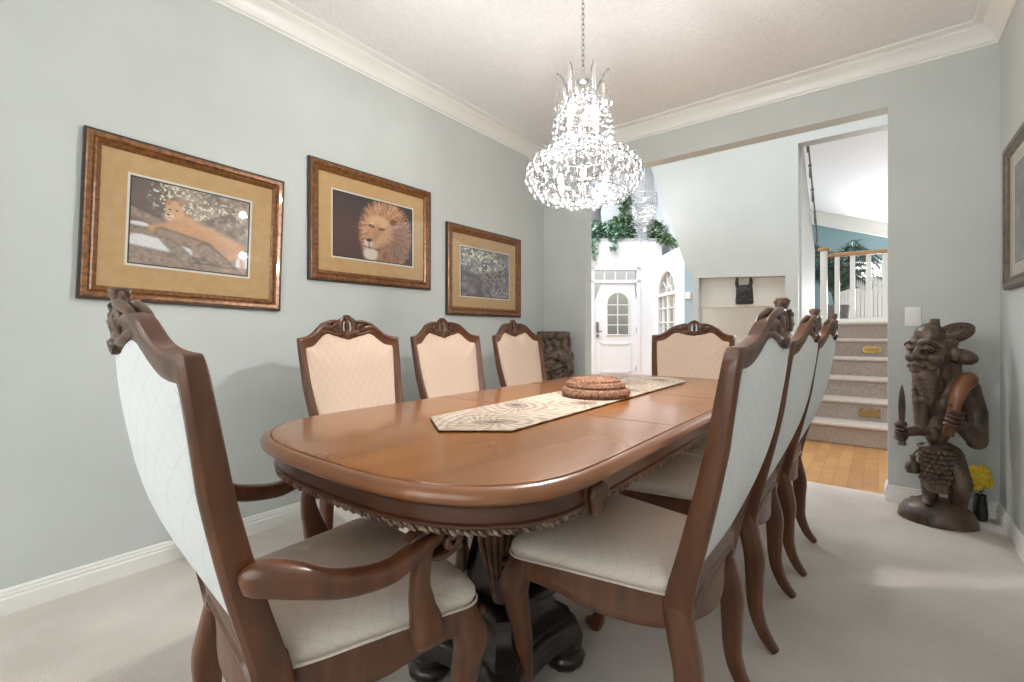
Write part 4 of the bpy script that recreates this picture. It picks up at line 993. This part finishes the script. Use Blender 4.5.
for s_ in (-1, 1):
    EY.ell(FP(.098, .046 * s_, .942), (.012, .012, .010), 10, 6)
    for up_ in (-1, 1):
        EY.tube([FP(.102 - .012 * abs(q) ** 2 - .004, (.046 + .030 * q) * s_, .942 + up_ * .015 * (1 - q * q)) for q in np.linspace(-1, 1, 9)], .0045, 6)
        EY.tube([FP(.098 - .016 * abs(q) ** 2, (.048 + .042 * q) * s_, .958 + .018 * (1 - q * q)) for q in np.linspace(-1, 1, 9)], .006, 6)
for z, r, b_ in ((.858, .0075, .040), (.846, .005, .036), (.832, .005, .036), (.820, .0075, .040)):
    EY.tube([FP(.129 - .024 * q * q, b_ * q, z + (.006 if z > .84 else -.006) * (-(q * q))) for q in np.linspace(-1, 1, 9)], r, 6)
for q in (-3, -2, -1, 0, 1, 2, 3): EY.tube([FP(-.01 + .002 * q, .03 * q, 1.047 - .004 * q * q), FP(.04, .022 * q, 1.03 - .004 * q * q), FP(.075, .02 * q, .995)], [.003, .004, .002], 5, smooth=3)
# arms
B.cap(Q(268, 235, .0), Q(290, 290, .01), .06, .05); B.cap(Q(290, 290, .01), Q(292, 360, -.02), .052, .046); B.cap(Q(292, 360, -.02), Q(240, 312, -.115), .042, .03)
B.cap(Q(225, 250, .0), Q(268, 235, 0), .06, .058)
B.cap(Q(190, 262, -.0), Q(160, 275, -.01), .055, .045); B.cap(Q(160, 275, -.01), Q(158, 345, -.03), .04, .036); B.cap(Q(158, 345, -.03), Q(112, 352, -.09), .032, .024)
B.box(-.03, .012, -.02, .02, 1.02, 1.105); B.cap(Q(240, 180, .03), Q(240, 260, .04), .035, .04)
obj('figure', B, M['statue'], stt, smooth=180, mods=remesh(.0052, 3)); obj('face_carving', EY, M['statuered'], stt, smooth=60)
def hand(c, ax, out, r):          # four curled fingers and a thumb wrapped round a shaft along ax
    mb = MB(); ax, out = Vector(ax).normalized(), Vector(out).normalized(); sd = ax.cross(out); c = Vector(c)
    mb.ell(tuple(c - out * r * 1.3), (r * 1.1, r * 1.1, r * 2.0))
    for k in range(4):
        o_ = c + ax * (r * (1.65 - 1.1 * k)); L_ = [250, 262, 255, 235][k]
        mb.tube([tuple(o_ + (-out * math.cos(R_(q)) + sd * math.sin(R_(q))) * r * 1.35) for q in range(-30, L_, 24)], r * .5, 7, up=tuple(ax))
    mb.tube([tuple(c + ax * (r * 1.2 + r * .5 * i) + (-out * math.cos(R_(-40 - 28 * i)) + sd * math.sin(R_(-40 - 28 * i))) * r * 1.4) for i in range(5)], r * .48, 7, up=tuple(ax))
    return mb
obj('hand', hand(Q(232, 302, -.135), (.2, -.1, 1), (-.5, -.8, 0), .021), M['statuered'], stt, smooth=60)
obj('hand', hand(Q(101, 355, -.105), (.03, -.05, 1), (-.85, -.4, 0), .016), M['statuered'], stt, smooth=60)
obj('horn', MB().tube([Q(218, 345, -.125), Q(226, 310, -.135), Q(234, 270, -.13), Q(247, 235, -.11), Q(268, 212, -.07), Q(285, 212, -.04)], [.024, .026, .029, .036, .042, .024], 14, smooth=5), M['statuehorn'], stt, smooth=60)
bd = MB(); bd.cap(Q(166, 212, -.075), Q(178, 270, -.07), .058, .022)
for k in range(-4, 5): bd.tube([FP(.055, .017 * k, .815 - abs(k) * -.006), FP(.066 - .003 * abs(k), .014 * k, .74), FP(.05, .006 * k, .645)], [.009, .010, .005], 6, smooth=3)
bd.ell(Q(192, 232, -.02), (.05, .05, .07))
obj('beard', bd, M['statuescale'], stt, smooth=60)
brd = MB(); pth = [Q(146, 190, .0), Q(143, 240, -.01), Q(146, 290, -.02), Q(151, 335, -.02)]
for k in range(3):
    brd.tube([(p[0] + .010 * math.cos(i * 1.3 + k * 2.1), p[1] + .010 * math.sin(i * 1.3 + k * 2.1), p[2]) for i, p in enumerate(catmull([Vector(q) for q in pth], 8))], .012, 7)
obj('braid', brd, M['statuescale'], stt, smooth=60)
ht = MB(); mt = Matrix.Rotation(R_(-20), 4, 'Y'); ht.ell(Q(243, 100, .01), (.082, .06, .05), 18, 12, mt)
for k in range(-5, 6):
    ht.tube([tuple(Vector(Q(243, 100, .01)) + mt @ Vector((.082 * math.cos(R_(q)) , .058 * math.sin(R_(k * 15)) * math.sin(R_(q)), .051 * math.cos(R_(k * 15)) * math.sin(R_(q))))) for q in range(10, 175, 12)], .0035, 5)
ht.ell(Q(222, 120, 0), (.05, .06, .05)); obj('headdress', ht, M['statuescale'], stt, smooth=60)
er = MB(); er.ell(Q(262, 158, .0), (.062, .045, .042), 16, 10, Matrix.Rotation(R_(18), 4, 'Y')); er.tube([Q(228, 142, -.03), Q(236, 134, -.035), Q(246, 140, -.035), Q(244, 154, -.035), Q(232, 158, -.03)], .008, 7, smooth=3); obj('ear_ornament', er, M['statue'], stt, smooth=60)
lc = MB(); rings = []
for i in range(9):
    t_ = i / 8; z = .405 - .23 * t_; rw_ = .074 + .004 * t_ - .03 * max(0, t_ - .6); ring_ = []
    for j in range(24):
        a = 2 * PI * j / 24; ring_.append((.0 + rw_ * math.cos(a) * .95, -.01 + (.078 if math.sin(a) < 0 else .05) * math.sin(a) - (.02 * t_ if math.sin(a) < 0 else 0), z + (.12 * t_ * max(0, math.sin(a) * .5 + .35))))
    rings.append(ring_)
lc.rings(rings)
for i in range(7):
    for j in range(8):
        a = R_(200 + 140 * (j + .5 * (i % 2)) / 8); t_ = i / 8 + .04; lc.ell(((.074 + .002 * t_) * math.cos(a) * .95, -.014 + .08 * math.sin(a) - .02 * t_, .395 - .2 * t_), (.013, .009, .013), 6, 5)
obj('loincloth', lc, M['statuescale'], stt, smooth=60)
obj('belt', MB().tube([(.076 * math.cos(a), .0 + .070 * math.sin(a), .40) for a in np.linspace(0, 2 * PI, 25)], [(.012, .010)] * 25, 8), M['statuered'], stt)
gd = MB().lathe([(.006, -.05), (.028, -.045), (.036, -.02), (.03, .005), (.014, .022), (.012, .04), (.018, .05), (.006, .052)], 16, Q(134, 435, -.04)); gd.tube([Q(134, 412, -.04), Q(150, 395, -.03), Q(170, 388, -.02)], .005, 6, smooth=3); obj('gourd', gd, M['statue'], stt)
kn = thing('dagger_placeholder', '', '') if False else None
kb = MB(); kx = -.150
kb.rings([[(kx - w_, -.105, z), (kx, -.105 - .006, z), (kx + w_, -.105, z), (kx, -.105 + .006, z)] for w_, z in ((.010, .535), (.014, .56), (.016, .62), (.013, .68), (.007, .72), (.001, .742))])
kn = obj('dagger', kb, M['statue'], stt, smooth=30)
obj('grip', MB().lathe([(.016, .41), (.022, .414), (.018, .425), (.013, .44), (.013, .50), (.018, .51), (.024, .525), (.02, .54), (.008, .545)], 14, (kx, -.105, 0)), M['statue'], kn)
bs = MB(); rings = []
for i in range(9):
    t_ = i / 8; s_ = math.cos(t_ * PI / 2 * .93) ** .8; rings.append([(s_ * .168 * math.cos(2 * PI * j / 36), s_ * .145 * math.sin(2 * PI * j / 36), .004 + .118 * math.sin(t_ * PI / 2 * .93) + .004 * math.sin(j * 5 + i * 3)) for j in range(36)])
rings.insert(0, [(x * .96, y * .96, 0) for x, y, z in rings[0]]); bs.rings(rings)
obj('base', bs, M['statue'], stt, smooth=60)

# yellow flowers in a dark vase behind the statue
vx, vy = .440, 3.59
vs = obj('vase', MB().lathe([(.022, 0), (.028, .004), (.031, .04), (.027, .09), (.022, .125), (.026, .14), (.022, .14), (.018, .12), (.006, .118)], 20), M['vase'], loc=(vx, vy, 0)); tag(vs, 'small dark vase on the carpet behind the statue', 'vase')
fb = thing('flower_bunch', 'bunch of yellow flowers in the dark vase behind the statue', 'flowers', (vx, vy, .145)); random.seed(3)
sm = MB(); heads = []
for k in range(14):
    a, r = random.uniform(0, 6.28), random.uniform(.0, .034); z = random.uniform(.04, .14); heads.append((r * math.cos(a), r * math.sin(a) - .01, z)); sm.tube([(.0, 0, -.004), (heads[-1][0] * .5, heads[-1][1] * .5, z * .5), heads[-1]], .003, 5)
obj('stem', sm, M['leafdark'], fb)
for hx, hy, hz in heads:
    g = MB(); g.ell((0, 0, 0), (.012, .012, .012), 8, 6)
    for q in range(7):
        a = 2 * PI * q / 7; g.ell((.017 * math.cos(a), .017 * math.sin(a), .004), (.014, .010, .007), 7, 5, Matrix.Rotation(a, 4, 'Z') @ Matrix.Rotation(R_(-25), 4, 'Y'))
    g.xf(Matrix.Translation((hx, hy, hz)) @ Matrix.Rotation(math.atan2(hy - .03, hx) + PI / 2, 4, 'Z') @ Matrix.Rotation(R_(70), 4, 'X'))
    obj('blossom', g, M['yellow'], fb, smooth=60)

# ------------------------------------------------------------------ carved stump in the corner
dmr = thing('carved_stump', 'dark carved wooden stump with a broad flat top in the room corner', 'carving', (-2.25, 3.44, 0))
g = MB().lathe([(.14, 0), (.155, .02), (.15, .1), (.12, .2), (.105, .35), (.12, .5), (.15, .62), (.165, .70), (.168, .78), (.150, .86), (.132, .92), (.130, .97)], 48, fn=lambda th, z: 1 + .06 * math.sin(5 * th + z * 9) + .04 * math.sin(11 * th - z * 23))
random.seed(4)
for k in range(26):
    a, z = random.uniform(-125, 45), random.uniform(.62, .95); r = random.uniform(.016, .034); R0 = .155 if z < .82 else .135
    g.ell((R0 * math.cos(R_(a)), R0 * math.sin(R_(a)), z), (r * .8, r * .8, r * random.uniform(.7, 1.8)), 10, 8)
for z in (.70, .725, .79): g.tube([(.172 * math.cos(R_(a)), .172 * math.sin(R_(a)), z + .022 * math.sin(a * .08 + z * 40)) for a in range(-120, 40, 10)], .011, 7)
obj('trunk', g, M['drum'], dmr, smooth=50)
obj('top', MB().lathe([(.125, .955), (.140, .965), (.146, .985), (.145, 1.02), (.140, 1.032), (.10, 1.034)], 36, fn=lambda th, z: 1 + .02 * math.sin(4 * th)), M['drum'], dmr, smooth=50)

# ------------------------------------------------------------------ mask in the niche
mk = thing('wooden_mask', 'small black horned wooden mask on the pale niche panel', 'mask', (-1.075, YS + .10, 1.44))
g = MB(); rings = [[(w_ * math.cos(a), -d_ * max(math.sin(a), 0) - .001, z) for a in np.linspace(-.4, PI + .4, 13)] for w_, d_, z in ((.07, .03, -.13), (.085, .045, -.125), (.082, .06, -.06), (.078, .07, 0), (.076, .06, .04), (.066, .045, .06), (.03, .02, .066))]
g.rings(rings); g.cap((0, -.07, -.03), (0, -.06, .02), .014, .008); g.box(-.075, .075, -.062, -.02, -.095, -.082); g.box(-.05, .05, -.066, -.02, -.06, -.045)
for s_ in (-1, 1): g.ell((s_ * .035, -.06, .01), (.018, .01, .008), 8, 6)
obj('face', g, M['mask'], mk, smooth=50)
for s_ in (-1, 1): obj('horn', MB().tube([(s_ * .055, -.03, .04), (s_ * .066, -.03, .09), (s_ * .06, -.035, .15)], [.02, .017, .008], 8, up=(0, 1, 0), smooth=4), M['mask'], mk, smooth=60)

# ------------------------------------------------------------------ plants on the ledge and the landing
def leaf_cloud(blobs, n, size, seed, trail=()):
    rnd = random.Random(seed); mb = MB()
    def leaf(p, s_):
        rot = Matrix.Rotation(rnd.uniform(0, 6.28), 4, 'Z') @ Matrix.Rotation(rnd.uniform(-1.2, .4), 4, 'X'); q = [Vector((0, 0, 0)), Vector((s_ * .45, s_ * .45, .12 * s_)), Vector((0, s_, 0)), Vector((-s_ * .45, s_ * .45, .12 * s_))]
        v = [rot @ x + Vector(p) for x in q]; mb.add(v, [(0, 1, 2), (0, 2, 3)])
    tot_ = sum(b_[3] * b_[4] * b_[5] for b_ in blobs)
    for bx, by, bz_, rx, ry, rz in blobs:
        for i in range(int(n * rx * ry * rz / tot_)):
            d = Vector((rnd.gauss(0, 1), rnd.gauss(0, 1), rnd.gauss(0, 1))).normalized() * rnd.uniform(.55, 1)
            leaf((bx + d.x * rx, by + d.y * ry, bz_ + d.z * rz), size * rnd.uniform(.7, 1.3))
    for path in trail:
        pts = catmull([Vector(p) for p in path], 10); mb.tube(pts, .008, 4)
        for p in pts:
            for q in range(3): leaf(p + Vector((rnd.uniform(-.05, .05), rnd.uniform(-.05, .05), rnd.uniform(-.05, .05))), size * rnd.uniform(.7, 1.2))
    return mb
def ledge(l, d, z): p = ANG @ Vector((l, d, z)); return p
def plant(name, label, l, d, blobs, n, size, seed, m_, trail=(), z=2.97, potr=.1):
    p = ledge(l, d, z); t = thing(name, label, 'plant', p, YAW)
    obj('pot', MB().lathe([(potr * .7, 0), (potr * .9, .04), (potr, .14), (potr * .9, .15), (.02, .14)], 16), M['urn'], t)
    obj('foliage', leaf_cloud(blobs, n, size, seed, trail), m_, t, smooth=0); return t
plant('trailing_ivy', 'pale green ivy spilling over the ledge beside the wicker urn', 1.85, 9.95, [(-.15, -.1, .22, .28, .2, .2), (.2, -.12, .2, .25, .2, .2), (.35, -.15, .1, .2, .2, .18)], 750, .085, 1, M['leaf'],
      [[(-.1, -.2, .1), (-.12, -.32, -.05), (-.14, -.33, -.45)], [(.25, -.2, .1), (.28, -.33, -.05), (.26, -.33, -.25)], [(-.3, -.2, .1), (-.26, -.33, 0), (-.28, -.33, -.3)]])
plant('leafy_bush', 'tall green bush with a smaller upper clump, on the ledge over the front door', 2.50, 10.5, [(0, 0, .42, .30, .24, .32), (.0, .02, .2, .30, .22, .16), (.08, .1, 1.08, .2, .18, .24), (.08, .08, .78, .12, .12, .2)], 1050, .09, 2, M['leafdark'], [[(0, 0, .1), (.04, 0, .5), (.08, .1, 1.0)]])
plant('trailing_ivy', 'dark ivy cascading down the end of the ledge by the arched window', 3.0, 9.95, [(.05, -.1, .2, .2, .18, .26), (.15, -.25, .0, .16, .18, .14)], 380, .085, 4, M['leafdark'], [[(.1, -.2, .1), (.2, -.6, -.05), (.22, -.9, -.3)], [(.12, -.2, .1), (.18, -.45, -.05), (.2, -.7, -.22)]])
u = thing('ledge_urn', 'grey wicker urn with a flared handle on the ledge above the front door', 'urn', ledge(1.83, 10.45, 2.97), YAW)
obj('body', MB().lathe([(.12, 0), (.15, .02), (.17, .2), (.18, .5), (.165, .75), (.175, .78), (.15, .78), (.13, .7)], 20), M['urn'], u)
hd = MB()
for s_ in (-1, 1): hd.tube([(s_ * .13, 0, .74), (s_ * .19, 0, .95), (s_ * .24, 0, 1.15)], [.03, .035, .02], 8, smooth=3)
obj('handle', hd, M['urn'], u)
pm = thing('palm_plant', 'dark green feathery palm behind the landing railing', 'plant', (-.50, 8.45, 1.14))
obj('pot', MB().lathe([(.13, 0), (.15, .02), (.18, .26), (.17, .28), (.03, .25)], 20), M['urn'], pm)
rnd = random.Random(8)
for k in range(34):
    a = rnd.uniform(0, 6.28); ln = rnd.uniform(.6, .95); up_ = rnd.uniform(.55, 1.25); mb = MB()
    pts = catmull([Vector((0, 0, .22)), Vector((.12 * math.cos(a) * ln, .12 * math.sin(a) * ln, .22 + up_ * .55)), Vector((.38 * math.cos(a) * ln, .38 * math.sin(a) * ln, .2 + up_ * .85)), Vector((.75 * math.cos(a) * ln, .75 * math.sin(a) * ln, .2 + up_ * .62))], 9)
    mb.tube(pts, .007, 5)
    for i, p in enumerate(pts[7:]):
        t_ = (pts[min(i + 8, len(pts) - 1)] - pts[i + 6]).normalized(); s_ = t_.cross(Vector((0, 0, 1))).normalized(); wl = .3 * (1 - .5 * i / 20)
        for q in (-1, 1):
            tip_ = p + s_ * q * wl * .8 + t_ * wl * .6 - Vector((0, 0, wl * .35)); mb.add([p - t_ * .012, p + t_ * .012, tip_, p + Vector((0, 0, .006))], [(0, 1, 2), (0, 2, 3)])
    obj('frond', mb, M['palm'], pm, smooth=0)
